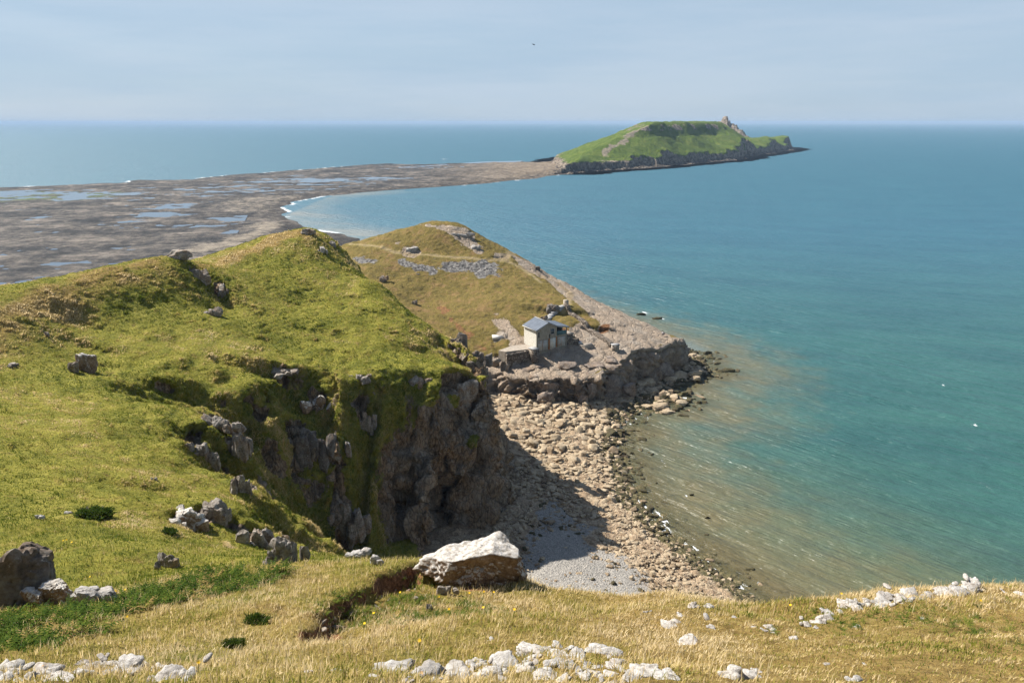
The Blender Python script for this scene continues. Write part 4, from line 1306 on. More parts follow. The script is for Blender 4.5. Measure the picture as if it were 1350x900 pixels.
G1 = 'white limestone rubble along the lower edge'
L1 = 'lichen-spotted white limestone rubble stone among others in the near grass'
for k in range(40):
    u = rg.uniform(0, 1)
    rubble(u * 250, 878 + 18 * rg.random() + 5 * math.sin(u * 9), rg.uniform(9, 32), L1, G1)
for k in range(95):
    u = rg.normal(.5, .24)
    px = 470 + 400 * u
    py = 893 - 38 * math.exp(-((px - 710) / 95) ** 2) * rg.random() - 14 * rg.random() + 8 * rg.random()
    rubble(px, py, rg.uniform(7, 26), L1, G1)
for px, py, w_ in [(700, 862, 44), (730, 878, 46), (665, 876, 42), (760, 868, 34), (800, 862, 44), (815, 876, 26), (520, 884, 44), (560, 892, 46), (600, 890, 50), (640, 892, 52), (690, 884, 38), (720, 892, 40), (850, 890, 44), (880, 893, 34), (960, 893, 44), (985, 894, 34), (835, 892, 40), (170, 884, 46), (225, 893, 40), (20, 884, 50), (60, 888, 46), (110, 889, 42), (1130, 897, 26), (1000, 886, 16)]:
    rubble(px, py, w_, L1, G1)
G2 = 'scattered white stones on the dry grass'
L2 = 'isolated white stone lying in the dry near grass'
for px, py, w_ in [(880, 824, 32), (908, 846, 34), (912, 800, 24), (935, 800, 16), (896, 812, 14), (932, 816, 22), (938, 828, 14), (1014, 826, 22), (1008, 832, 10), (852, 807, 8), (648, 843, 18), (404, 886, 10), (440, 884, 12), (930, 800, 8), (968, 814, 12), (1128, 826, 12), (1076, 828, 10), (1090, 876, 10), (1140, 876, 8), (1045, 842, 14), (1215, 815, 10)]:
    rubble(px, py, w_, L2, G2)
G3 = 'white stones along the brink on the right'
L3 = 'white limestone stone in the broken row along the brink above the sea'
for k in range(34):
    u = k / 33
    px = 1065 + 225 * u + rg.normal() * 4
    py = np.interp(px, [1065, 1110, 1170, 1250, 1295], [822, 803, 793, 783, 779]) + rg.normal() * 2.5
    rubble(px, py, rg.uniform(9, 30), L3, G3)
for px, py, w_ in [(1345, 783, 14), (1284, 777, 30), (1240, 782, 40), (1200, 786, 30), (1165, 796, 30), (1125, 800, 28), (1325, 781, 9)]:
    rubble(px, py, w_, L3, G3)

# ------------------------------------------------------------------ rocks on the beach: the 300 largest in the picture singly, the rest as one mass
BROCK = []
for k in range(16):
    V, Fq = rock_vf(700 + k, 3, (.58, .48, .36), 9, .035, .42, 2.0)
    BROCK.append((V, Fq))
BROCK1 = [rock_vf(760 + k, 2, (.58, .47, .36), 8, .02, .42, 2.0) for k in range(10)]
N0 = 60000
cxr = rg.uniform(-24, 62, N0)
cyr = rg.uniform(55, 182, N0)
dd = dw_at(cxr, cyr)
pebm = sdist(cxr, cyr, PEB)
ok = (dd > -7) & (bil(F, cxr, cyr) < beach_h(cxr, cyr) + .8)
u = rg.random(N0)
# fewer on the pebble patch and under water
ok &= ~((pebm > 2.5) & (u > .27 + .30 * (dd < 6)))
ok &= ~((dd < -.5) & (u > .12))
ok &= ~((cyr > 112) & (u > .62))
ok &= ~((dd < -3) & (u > .06))
cxr, cyr, dd, pebm = cxr[ok], cyr[ok], dd[ok], pebm[ok]
rs_ = np.exp(rg.normal(-.78, .5, len(cxr)))
rs_ *= 1 + .75 * sstep(95, 135, cyr)
rs_ = np.where(pebm > 0, rs_ * .55 + .55 * (rg.random(len(cxr)) < .10), rs_)
rs_ = np.minimum(np.clip(rs_, .22, 2.6), .8 + 1.8 * sstep(80, 125, cyr))
hgt = beach_h(cxr, cyr)
vis = np.abs(cxr / cyr) < .6
# hidden below the near brink?
lim = np.tan(TH + np.arctan((805 - CY) / FPX))
vis &= (EYE - hgt) / cyr < lim + .02
cxr, cyr, dd, pebm, rs_, hgt = [a[vis] for a in (cxr, cyr, dd, pebm, rs_, hgt)]
order = np.argsort(-rs_ / cyr)
meshes = {}
for key, mt in (('tan', M_TAN), ('bold', M_BOLD), ('weed', M_WEED)):
    meshes[key] = [make_mesh('beach_rock', V, Fq, mt, crisp=32) for V, Fq in BROCK[:12]]


def rock_kind(d_, p_):
    q = rg.random()
    if d_ < 3.2 and q < .72 - .16 * d_:
        return 'weed'
    if p_ > 0 and q < .55:
        return 'bold' if q > .16 else 'weed'
    return 'tan' if q < .86 else 'bold'


LB = {'tan': ('tan angular rock among the many on the cove beach', 'tan rocks covering the cove beach'), 'bold': ('brown weathered rock among the paler ones on the cove beach', 'brown rocks on the cove beach'), 'weed': ('dark weed-covered rock near the waterline of the cove', 'weedy rocks at the edge of the cove')}
kinds = [rock_kind(dd[i], pebm[i]) for i in order]
NB = 290
for i, kd in zip(order[:NB], kinds[:NB]):
    s = rs_[i]
    place('beach_rock', meshes[kd][rg.integers(12)], LB[kd][0], 'rock', (cxr[i], cyr[i], hgt[i] + .10 * s), rg.uniform(0, 6.28), LB[kd][1], (s * rg.uniform(.9, 1.3), s * rg.uniform(.8, 1.1), s * rg.uniform(.7, 1.15)), (rg.normal() * .15, rg.normal() * .15))
for kd, mt in (('tan', M_TAN), ('bold', M_BOLD), ('weed', M_WEED)):
    Vs, Fs, nn = [], [], 0
    for i, k2 in zip(order[NB:], kinds[NB:]):
        if k2 != kd:
            continue
        V, Fq = (BROCK1 if rs_[i] < .8 else BROCK)[rg.integers(10)]
        a = rg.uniform(0, 6.28)
        s = rs_[i] * np.array([rg.uniform(.9, 1.3), rg.uniform(.8, 1.1), rg.uniform(.7, 1.15)])
        W_ = V * s
        W_ = np.stack([W_[:, 0] * math.cos(a) - W_[:, 1] * math.sin(a), W_[:, 0] * math.sin(a) + W_[:, 1] * math.cos(a), W_[:, 2]], 1) + np.array([cxr[i], cyr[i], hgt[i] + .08 * rs_[i]])
        Vs.append(W_)
        Fs.append(Fq + nn)
        nn += len(V)
    if Vs:
        link({'tan': 'beach_rubble', 'bold': 'brown_rubble', 'weed': 'weedy_rubble'}[kd], make_mesh('rubble', np.concatenate(Vs), np.concatenate(Fs), mt, crisp=32), kind='stuff')
print('beach rocks', len(order))

# larger blocks fallen under the boathouse ledge, and rocks in the sea
for px, py, w_, h_, lab, mt, s0, kw in [
    (716, 520, 30, 22, 'largest tan block fallen against the foot of the boathouse ledge', M_TAN, 81, dict(sink=.2)),
    (690, 512, 26, 18, 'dark cracked block under the left end of the boathouse ledge', M_DARK, 82, dict(sink=.2)),
    (672, 504, 24, 16, 'pale tilted block in the dark corner left of the boathouse ledge', M_TAN, 83, dict(sink=.2)),
    (676, 516, 56, 32, 'grey sloping block at the left end of the ledge below the boathouse wall', M_LEDGE, 181, dict(sink=.28, n=4, spread=.5, fwd=1.2)),
    (722, 528, 64, 38, 'broad overhanging block of the ledge right under the boathouse front', M_LEDGE, 182, dict(sink=.25, n=4, spread=.5, fwd=1.2)),
    (768, 526, 50, 40, 'cleft block of the ledge right of the boathouse, beside a dark gap', M_LEDGE, 183, dict(sink=.25, n=4, spread=.5, fwd=1.2)),
    (808, 519, 50, 38, 'dark block of the ledge with yellow lichen, next to the seaward slab', M_LEDGE, 184, dict(sink=.25, n=4, spread=.45, fwd=1.2)),
    (866, 494, 62, 36, 'thick undercut end of the seaward slab, its face in shade', M_LEDGE, 185, dict(sink=.25, n=3, spread=.3, fwd=1.0)),
    (850, 500, 40, 12, 'flat pale ledge at the foot of the seaward slab', M_TAN, 84, dict(sink=.3)),
    (897, 489, 44, 14, 'pale rocky spit running into the sea below the slab', M_TAN, 85, dict(sink=.35, n=8, spread=.7)),
    (870, 525, 44, 10, 'low pale rock shelf washed by the waves at the corner of the cove', M_TAN, 86, dict(sink=.35, n=8, spread=.7)),
]:
    a, b, c = ray(px, py)
    x, y, _ = at_z(px, py, 2.0)
    z = float(beach_h(x, y))
    m = math.hypot(y, EYE - z) / FPX
    wm, hm = w_ * m, h_ * m / .9
    kw = dict(kw)
    V, Fq = outcrop_vf(s0, (wm * .6, wm * .45, hm * .8), kw.get('n', 4), 4, kw.get('spread', .4))
    place('fallen_block' if s0 < 84 else 'rock_ledge', make_mesh('rock', V, Fq, mt, crisp=36), lab, 'rock', (x, y + 2.2 - kw.get('fwd', 2.2), z + hm * (.5 - kw['sink'])), .3)
for px, py, w_, h_, lab, s0 in [
    (846, 415, 16, 5, 'dark wave-washed rock in the sea behind the slab, nearest the shore', 91), (866, 421, 22, 6, 'long dark rock awash behind the seaward slab', 92), (961, 489, 22, 6, 'lone dark rock in the sea off the rocky spit', 93),
    (931, 490, 18, 7, 'dark rock at the very end of the rocky spit', 94), (886, 530, 24, 5, 'dark low rock awash beside the pale shelf in the cove', 95), (912, 653, 8, 4, 'small dark rock breaking the shallow water of the cove', 96),
    (933, 683, 7, 4, 'tiny brown rock standing in the murky shallows of the cove', 97), (834, 568, 14, 3, 'flat dark rock awash at the head of the cove', 98)]:
    x, y, _ = at_z(px, py, 0)
    m = math.hypot(y, EYE) / FPX
    V, Fq = outcrop_vf(s0, (w_ * m * .62, w_ * m * .3, h_ * m * 1.0), 4, 3, .5)
    place('sea_rock', make_mesh('sea_rock', V, Fq, M_WEED), lab, 'rock', (x, y, .1), 0)

# ================================================================== THE BOATHOUSE ON ITS LEDGE
def mat_boards(name, base, dark, rust=.5, pitch=.22, streak=1.0):
    n = NT(name)
    p = n.pos(obj=True)
    sep = n.new('ShaderNodeSeparateXYZ')
    n.put(sep.inputs[0], p)
    s = n.math('ADD', sep.outputs[0], sep.outputs[1])
    fr = n.math('FRACT', n.math('DIVIDE', s, pitch))
    gap = n.rng(n.math('ABSOLUTE', n.math('SUBTRACT', fr, .5)), .40, .5)
    mp = n.new('ShaderNodeMapping')
    n.put(mp.inputs[0], p)
    mp.inputs['Scale'].default_value = (5, 5, .7)
    a = n.noise(1.2, 6, .7, mp.outputs[0])
    b = n.noise(3.5, 5, .7, p)
    c = n.mix(n.rng(a, .40, .68), base, dark)
    c = n.mix(n.math('MULTIPLY', gap, .6), c, (.06, .055, .05))
    c = n.mix(n.math('MULTIPLY', n.rng(n.math('ADD', n.math('MULTIPLY', a, .6), n.math('MULTIPLY', b, .4)), .54, .64), rust), c, (.26, .12, .045))
    return n.done(n.principled(c, .85, n.bump(n.math('ADD', n.math('MULTIPLY', gap, -.6), b), .5, .05), .2))


def mat_plain(name, col, col2=None, rough=.7, scale=3.0, spec=.3, metal=0.0):
    n = NT(name)
    a = n.noise(scale, 6, .65, n.pos(obj=True))
    c = n.mix(n.rng(a, .35, .65), col, col2 or tuple(q * .7 for q in col))
    return n.done(n.principled(c, rough, n.bump(a, .3, .03), spec, Metallic=metal))


def mat_masonry(name):
    n = NT(name)
    p = n.pos(obj=True)
    v = n.vor(2.6, p, 'F1', 'Color')
    e = n.rng(n.vor(2.6, p, 'DISTANCE_TO_EDGE'), 0, .10)
    b = n.noise(4, 6, .7, p)
    c = n.ramp(n.math('ADD', n.math('MULTIPLY', v, .5), n.math('MULTIPLY', b, .5)), [(.25, (.09, .07, .055)), (.5, (.23, .185, .145)), (.8, (.42, .36, .29))])
    c = n.mix(e, (.04, .034, .028), c)
    return n.done(n.principled(c, .95, n.bump(n.math('ADD', e, b), .9, .12), .1))


M_FRONT = mat_boards('weathered_boards', (.34, .31, .25), (.19, .168, .13), .7)
M_SIDE = mat_plain('whitewashed_render', (.68, .65, .58), (.52, .48, .40), .9)
M_SLATE = mat_plain('slate_grey_sheet', (.105, .125, .155), (.075, .09, .115), .55, 1.2)
M_DOORW = mat_boards('peeling_white_doors', (.52, .50, .45), (.32, .29, .25), .8, .32)
M_RUSTY = mat_plain('rust', (.46, .18, .05), (.24, .10, .035), .9, 6)
M_TEAL = mat_boards('teal_boards', (.10, .19, .20), (.06, .10, .105), .0, .25)
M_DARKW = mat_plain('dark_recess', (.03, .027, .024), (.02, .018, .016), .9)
M_GLASS = mat_plain('old_window_glass', (.035, .06, .062), (.03, .04, .045), .12, 3, .6)
M_WOOD = mat_plain('weathered_wood', (.30, .25, .19), (.17, .13, .095), .9, 5)
M_WALL = mat_masonry('rubble_masonry')
M_CONC = mat_plain('concrete', (.36, .31, .25), (.25, .21, .17), .95, 2)
M_WHITE = mat_plain('white_paint', (.62, .60, .56), (.50, .48, .44), .7)
M_BLUE = mat_plain('blue_cloth', (.05, .10, .34), (.04, .07, .2), .8)
M_TURFTOP = mat_plain('turf_top', (.15, .15, .03), (.24, .19, .06), .95, 4)
M_PAVING = mat_plain('grey_paving', (.34, .335, .33), (.24, .235, .23), .95, 4)

HZ = 9.75
pa = Vector(at_z(707.4, 464.5, HZ))
pb = Vector(at_z(747.0, 457.5, HZ))
GU = (pb - pa)
HWID = GU.length
hang = math.atan2(GU.y, GU.x)
house = bpy.data.objects.new('boathouse', None)
COL.objects.link(house)
house.location = pa
house.rotation_euler = (0, 0, hang)
tag(house, 'old boathouse with slate-blue roof and rust-stained grey front on the rock ledge', 'boathouse')
W_, D_ = HWID, 4.9
E0, PK, KN, E1 = 4.75, 5.95, 4.95, 4.5
sP, sK = .37 * W_, .66 * W_


def prism(poly, axis, a, b):
    """a closed outline given an even thickness along one axis ('x' or 'y')"""
    n = len(poly)
    P0 = [(a, p, q) if axis == 'x' else (p, a, q) for p, q in poly]
    P1 = [(b, p, q) if axis == 'x' else (p, b, q) for p, q in poly]
    bm = bmesh.new()
    v0 = [bm.verts.new(p) for p in P0]
    v1 = [bm.verts.new(p) for p in P1]
    bm.faces.new(v0)
    bm.faces.new(v1[::-1])
    for i in range(n):
        bm.faces.new([v0[i], v1[i], v1[(i + 1) % n], v0[(i + 1) % n]])
    bmesh.ops.recalc_face_normals(bm, faces=bm.faces[:])
    return bm


def bm_obj(name, bm, mat, parent, kind=None):
    me = bpy.data.meshes.new(name)
    bm.to_mesh(me)
    bm.free()
    me.materials.append(mat)
    return link(name, me, parent, None, kind)


def boxes(name, bl, mat, parent, bev=0.0):
    V, Fq = join_vf([box_vf(*b) for b in bl])
    me = make_mesh(name, V, Fq, mat, smooth=False)
    recalc(me)
    return link(name, me, parent)


fw = bm_obj('front_wall', prism([(0, -1.6), (W_, -1.2), (W_, 2.9), (sK, 2.9), (sK, KN - .02), (sP, PK - .05), (0, E0 - .02)], 'y', 0, .22), M_FRONT, house)
fw['label'] = 'grey weathered board front with rust streaks'
sw = bm_obj('side_wall', prism([(.225, -1.6), (D_, -1.2), (D_, E0), (.225, E0)], 'x', 0, .22), M_SIDE, house)
sw['label'] = 'whitewashed side wall in the sun'
bm_obj('back_wall', prism([(0.225, -1), (W_ - .225, -1), (W_ - .225, E1 - .1), (sK, KN - .08), (sP, PK - .1), (.225, E0 - .05)], 'y', D_ - .22, D_), M_SIDE, house)
bm_obj('side_wall', prism([(1.6, -1), (D_, -1), (D_, E1 - .06), (1.6, E1 - .06)], 'x', W_ - .22, W_), M_FRONT, house)
bm_obj('side_wall', prism([(.225, -1.2), (1.595, -1.2), (1.595, 2.88), (.225, 2.88)], 'x', W_ - .22, W_), M_FRONT, house)
# the open loft at the right: floor, inner walls with the recess's shade put into their near-black colour
boxes('balcony_floor', [(sK + .01, W_ - .01, .23, 1.59, 2.72, 2.86)], M_WOOD, house)
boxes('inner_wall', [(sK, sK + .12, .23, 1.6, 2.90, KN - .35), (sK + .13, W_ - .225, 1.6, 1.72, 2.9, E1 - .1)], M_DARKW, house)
boxes('balcony_rail', [(sK + .05, W_ - .16, .02, .09, 2.92, 3.78)], M_TEAL, house)
boxes('corner_post', [(W_ - .15, W_, 0.0, .16, 2.905, E1 - .05)], M_WOOD, house)
# roof: two slopes and the flatter apron over the loft
OV, TK = .28, .09


def slab_roof(name, s0, z0, s1, z1, lab=None):
    bm = prism([(s0, z0), (s1, z1), (s1, z1 + TK), (s0, z0 + TK)], 'y', -OV, D_ + .2)
    o = bm_obj(name, bm, M_SLATE, house)
    return o


sl0 = (PK - E0) / sP
slab_roof('roof', -.3, E0 - .3 * sl0, sP - .004, PK)
slab_roof('roof', sP + .004, PK, sK - .004, KN)
slab_roof('roof', sK + .004, KN, W_ + .35, E1 - .05)
boxes('ridge_cap', [(sP - .13, sP + .13, -OV - .02, D_ + .22, PK + TK + .0, PK + TK + .06)], M_PAVING, house)
bm = prism([(-.3, E0 - .3 * sl0 - .16), (sP, PK - .16), (sK, KN - .16), (W_ + .35, E1 - .21), (W_ + .35, E1 - .055), (sK, KN - .005), (sP, PK - .005), (-.3, E0 - .3 * sl0 - .005)], 'y', -OV - .035, -OV - .003)
bm_obj('fascia_board', bm, M_PAVING, house)
boxes('gutter', [(-.40, -.303, -OV + .02, D_ + .15, E0 - .3 * sl0 - .06, E0 - .3 * sl0 + .03)], M_WHITE, house)


def part_door(s0, s1, z0, z1, lab):
    d = boxes('door', [(s0, s1, -.05, -.003, z0, z1)], M_DOORW, house)
    d['label'] = lab
    boxes('door_frame', [(s0 - .09, s0 - .004, -.07, -.003, z0, z1 + .09), (s1 + .004, s1 + .09, -.07, -.003, z0, z1 + .09), (s0 - .001, s1 + .001, -.07, -.003, z1 + .003, z1 + .09)], M_WOOD, d)
    boxes('hinge', [(s0 + .05, s0 + .55, -.075, -.053, z0 + .35, z0 + .43), (s0 + .05, s0 + .55, -.075, -.053, z1 - .45, z1 - .37)], M_RUSTY, d)
    boxes('batten', [(.5 * (s0 + s1) - .03, .5 * (s0 + s1) + .03, -.072, -.053, z0 + .03, z1 - .03)], M_RUSTY, d)


part_door(.04 * W_, .36 * W_, .35, 2.35, 'left lower door, peeling white with rust at its edges')
part_door(.70 * W_, .95 * W_, .45, 2.5, 'right lower door, peeling white with a rusty latch side')
p = boxes('centre_panel', [(.44 * W_, .615 * W_, -.045, -.003, .15, 2.5)], M_SIDE, house)
boxes('rust_post', [(.385 * W_, .425 * W_, -.06, -.003, .1, 2.55), (.635 * W_, .665 * W_, -.06, -.003, .1, 2.75)], M_RUSTY, house)
boxes('sill_beam', [(.0, W_, -.10, -.076, -.05, .13)], M_WOOD, house)
wn = boxes('window', [(.46 * W_, .56 * W_, -.03, -.003, 3.45, 4.45)], M_GLASS, house)
boxes('window_frame', [(.445 * W_, .459 * W_, -.07, -.003, 3.36, 4.54), (.561 * W_, .575 * W_, -.07, -.003, 3.36, 4.54), (.46 * W_, .56 * W_, -.07, -.003, 4.452, 4.54), (.46 * W_, .56 * W_, -.07, -.003, 3.36, 3.448), (.46 * W_, .56 * W_, -.06, -.032, 3.92, 3.97)], M_PAVING, wn)
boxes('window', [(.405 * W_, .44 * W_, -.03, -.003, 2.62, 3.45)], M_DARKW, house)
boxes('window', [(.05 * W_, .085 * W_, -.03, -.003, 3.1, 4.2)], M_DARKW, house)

HM = Matrix.Translation(pa) @ Matrix.Rotation(hang, 4, 'Z')


def hw(s, v, z=0.0):
    q = HM @ Vector((s, v, z))
    return q.x, q.y, q.z


def rough_block(name, V0, V1, h0, h1, thick, label, cat, mat, cap=None, capmat=None, seed=1, zbase=None):
    """a length of rubble wall between two points on the ground, its stones uneven along the top and faces"""
    x0, y0 = V0
    x1, y1 = V1
    L_ = math.hypot(x1 - x0, y1 - y0)
    nL, nH = max(4, int(L_ / .22)), 10
    us = np.linspace(0, 1, nL + 1)
    zb = ground(x0 + (x1 - x0) * us, y0 + (y1 - y0) * us) if zbase is None else np.full(nL + 1, zbase)
    zt = zb + h0 + (h1 - h0) * us if zbase is None else np.interp(us, [0, 1], [h0, h1])
    ring = []
    for i, u_ in enumerate(us):
        col = []
        for k in range(nH + 1):
            col.append((-thick / 2, zb[i] - 1.0 + (zt[i] - zb[i] + 1.0) * k / nH))
        for k in range(4):
            col.append((-thick / 2 + thick * (k + 1) / 5, zt[i]))
        for k in range(nH, -1, -1):
            col.append((thick / 2, zb[i] - 1.0 + (zt[i] - zb[i] + 1.0) * k / nH))
        ring.append([(x0 + (x1 - x0) * u_ - (y1 - y0) / L_ * o, y0 + (y1 - y0) * u_ + (x1 - x0) / L_ * o, z) for o, z in col])
    V = np.array(ring)
    nc = V.shape[1]
    V = V.reshape(-1, 3)
    Fq = grid_faces(nL + 1, nc)
    f1, f2, cv = voronoi(V * 2.4, seed)
    V = V + (np.stack([fbm(V * 1.9, 3, seed + k) for k in range(3)], 1) * .07) + ((cv - .5) * .10)[:, None]
    e0 = np.arange(nc)
    caps = [[0, i, i + 1] for i in range(1, nc - 1)] + [[(nL) * nc, nL * nc + i + 1, nL * nc + i] for i in range(1, nc - 1)]
    me = make_mesh(name, V, [Fq, np.array(caps)], mat)
    recalc(me)
    o = link(name, me)
    tag(o, label, cat)
    return o


tz = HZ + .75
A_, B_ = hw(-.12, .1), hw(-6.3, 1.5)
rough_block('retaining_wall', A_[:2], B_[:2], tz, tz - .5, .6, 'rubble retaining wall running left from the front corner of the boathouse', 'wall', M_WALL, seed=3, zbase=HZ - 2.0)
# terrace fill behind that wall, one thick slab of beaten ground
q = [hw(-.15, .4), hw(-6.4, 1.7), hw(-7.0, 3.4), hw(-3.2, 4.6), hw(-.15, 4.0)]
bm = bmesh.new()
top = [bm.verts.new((x, y, tz + .03 - .08 * i * (i < 3))) for i, (x, y, z) in enumerate(q)]
bot = [bm.verts.new((x, y, HZ - 2)) for x, y, z in q]
bm.faces.new(top)
bm.faces.new(bot[::-1])
for i in range(len(q)):
    bm.faces.new([top[i], bot[i], bot[(i + 1) % len(q)], top[(i + 1) % len(q)]])
bmesh.ops.recalc_face_normals(bm, faces=bm.faces[:])
o = bm_obj('terrace', bm, M_CONC, None, 'structure')
pier = boxes('stone_pier', [(-1.75, -.30, -1.4, .35, -2.2, 1.1)], M_WALL, None)
pier.matrix_world = HM
tag(pier, 'squat square stone pier at the front left corner of the boathouse', 'pier')
cp = boxes('coping', [(-1.82, -.24, -1.47, .42, 1.103, 1.25)], M_PAVING, pier)
s_ = hit(656, 443, None, 130)
slab = boxes('concrete_slab', [(-1.15, 1.15, -.8, .8, -.6, .2)], M_WHITE, None)
slab.location = (s_[0], s_[1], s_[2] - .12)
slab.rotation_euler = (0, 0, .1)
tag(slab, 'flat white slab lying on the grass left of the boathouse terrace', 'slab')
hut = boxes('stone_hut', [(0, 1.9, 0, 2.1, -1.5, 2.0)], M_WALL, None)
hut.location = hw(W_ + 1.1, 1.9)
hut.rotation_euler = (0, 0, hang)
tag(hut, 'small flat-roofed stone hut just right of the boathouse', 'hut')
boxes('roof', [(-.12, 2.02, -.12, 2.22, 2.003, 2.2)], M_CONC, hut)
A_, B_ = hw(W_ + .6, .9), hw(W_ + 3.1, .1)
lw = rough_block('stone_wall', A_[:2], B_[:2], 1.2, .9, .8, 'short low rubble wall with turf on top in front of the stone hut', 'wall', M_WALL, seed=8)
A_, B_ = hit(745, 404, None, 130)[:2], hit(806, 455, None, 130)[:2]
rough_block('stone_wall', A_, B_, .7, .55, .9, 'long low tumbled wall running down the slope behind the boathouse to the slab', 'wall', mat_masonry('tumbled_masonry'), seed=12)
po = hit(746, 402, None, 130)
gp = boxes('stone_post', [(-.45, .45, -.45, .45, -.6, 1.15)], M_CONC, None)
gp.location = po
gp.rotation_euler = (0, 0, .4)
tag(gp, 'pale stone post at the top end of the tumbled wall', 'post')
# a landing of pale concrete with gear left on it
ld = hit(771, 454.5, None, 130)
la = boxes('concrete_landing', [(-1.5, 1.6, -.8, .8, -1.2, .18)], M_CONC, None)
la.location = ld
la.rotation_euler = (0, 0, .1)
tag(la, 'pale concrete landing on the rock right of the boathouse', 'landing')
gb = boxes('gear_crate', [(-.45, .35, -.35, .35, .2, .62)], M_WHITE, None)
gb.location = (ld[0] - 1.0, ld[1] + .1, ld[2])
gb.rotation_euler = (0, 0, .3)
tag(gb, 'white crate with a blue cloth in it on the concrete landing', 'crate')
bl = link('cloth', make_mesh('cloth', *rock_vf(55, 3, (.3, .26, .2), 10, .1), M_BLUE), gb)
bl.location = (-.1, -.05, .66)
blk = hit(811, 459.5, None, 130)
bk = boxes('concrete_block', [(-.75, .75, -.5, .5, -.6, .85)], M_CONC, None)
bk.location = blk
bk.rotation_euler = (0, 0, .15)
tag(bk, 'small square concrete block on the edge of the ledge, far right of the boathouse', 'block')
boxes('coping', [(-.85, .85, -.6, .6, .853, 1.0)], M_PAVING, bk)
# stepped path behind the house
pp = [hit(px, py, None, 130) for px, py in [(741, 404.5), (736, 408), (731, 412), (727, 416), (723.5, 420)]]
bl_ = []
bm = bmesh.new()
for i, (x, y, z) in enumerate(pp):
    g = gz(x, y)
    for sgn in (-1, 1):
        pass
    Vb, Fb = box_vf(-.62, .62, -1.05, 1.05, -.6, .10)
    dx, dy = (pp[min(i + 1, 4)][0] - pp[max(i - 1, 0)][0], pp[min(i + 1, 4)][1] - pp[max(i - 1, 0)][1])
    a = math.atan2(dy, dx) - math.pi / 2
    Vb = np.stack([Vb[:, 0] * math.cos(a) - Vb[:, 1] * math.sin(a) + x, Vb[:, 0] * math.sin(a) + Vb[:, 1] * math.cos(a) + y, Vb[:, 2] + g + .12 + .02 * i], 1)
    bl_.append((Vb, Fb))
Vp, Fp = join_vf(bl_)
me = make_mesh('path', Vp, Fp, M_PAVING, smooth=False)
recalc(me)
link('path', me, kind='structure')


# ------------------------------------------------------------------ a person sitting on the slab, and a bird over the sea
def mat_flat(name, col, rough=.8):
    n = NT(name)
    return n.done(n.principled(n.mix(n.noise(9, 3, .5, n.pos(obj=True)), col, tuple(q * .8 for q in col)), rough, None, .2))


def skin_body(name, verts, edges, radii, mat, parent=None):
    me = bpy.data.meshes.new(name)
    me.from_pydata(verts, edges, [])
    o = bpy.data.objects.new(name, me)
    COL.objects.link(o)
    md = o.modifiers.new('s', 'SKIN')
    for i, sv in enumerate(me.skin_vertices[0].data):
        sv.radius = radii[i] if isinstance(radii[i], tuple) else (radii[i], radii[i])
        sv.use_root = i == 0
    sb = o.modifiers.new('d', 'SUBSURF')
    sb.levels = 2
    sb.render_levels = 2
    dg_ = bpy.context.evaluated_depsgraph_get()
    m2 = bpy.data.meshes.new_from_object(o.evaluated_get(dg_))
    bpy.data.objects.remove(o)
    bpy.data.meshes.remove(me)
    m2.name = name
    for p_ in m2.polygons:
        p_.use_smooth = True
    m2.materials.clear()
    m2.materials.append(mat)
    return link(name, m2, parent)


# faces +x (the sea): seated on the rock, knees drawn up, arms round them
vb = [(0, 0, .12), (-.03, 0, .30), (-.05, 0, .48), (-.03, 0, .58), (0, 0, .64), (.03, 0, .76), (.02, 0, .86),
      (.08, .10, .12), (.40, .13, .46), (.50, .12, .06), (.62, .13, .03), (.08, -.10, .12), (.40, -.13, .46), (.50, -.12, .06), (.62, -.13, .03),
      (-.03, .19, .54), (.14, .25, .36), (.38, .16, .36), (.45, .08, .36), (-.03, -.19, .54), (.14, -.25, .36), (.38, -.16, .36), (.45, -.08, .36)]
eb = [(0, 1), (1, 2), (2, 3), (3, 4), (4, 5), (5, 6), (0, 7), (7, 8), (8, 9), (9, 10), (0, 11), (11, 12), (12, 13), (13, 14), (3, 15), (15, 16), (16, 17), (17, 18), (3, 19), (19, 20), (20, 21), (21, 22)]
rb = [.13, .125, .14, .10, .055, .095, .08, .10, .065, .042, .035, .10, .065, .042, .035, .055, .042, .032, .03, .055, .042, .032, .03]
ps = hit(873.5, 441.5, None, 140)
person = skin_body('person', vb, eb, rb, mat_flat('skin', (.42, .26, .18)))
person.location = (ps[0], ps[1], ps[2] + .05)
person.rotation_euler = (0, 0, .35)
tag(person, 'person in a white top and dark trousers sitting on the end of the rock slab', 'person')
jk = skin_body('shirt', [vb[i] for i in (1, 2, 3, 15, 16, 19, 20)], [(0, 1), (1, 2), (2, 3), (3, 4), (2, 5), (5, 6)], [.145, .155, .115, .07, .058, .07, .058], mat_flat('white_cotton', (.75, .76, .78)), person)
tr = skin_body('trousers', [vb[i] for i in (0, 7, 8, 9, 11, 12, 13)], [(0, 1), (1, 2), (2, 3), (0, 4), (4, 5), (5, 6)], [.145, .115, .08, .06, .115, .08, .06], mat_flat('dark_denim', (.03, .035, .06)), person)
hr = link('hair', make_mesh('hair', *rock_vf(9, 3, (.115, .10, .10), 20, .04, .85), mat_flat('dark_hair', (.045, .03, .02))), person)
hr.location = (-.005, 0, .865)

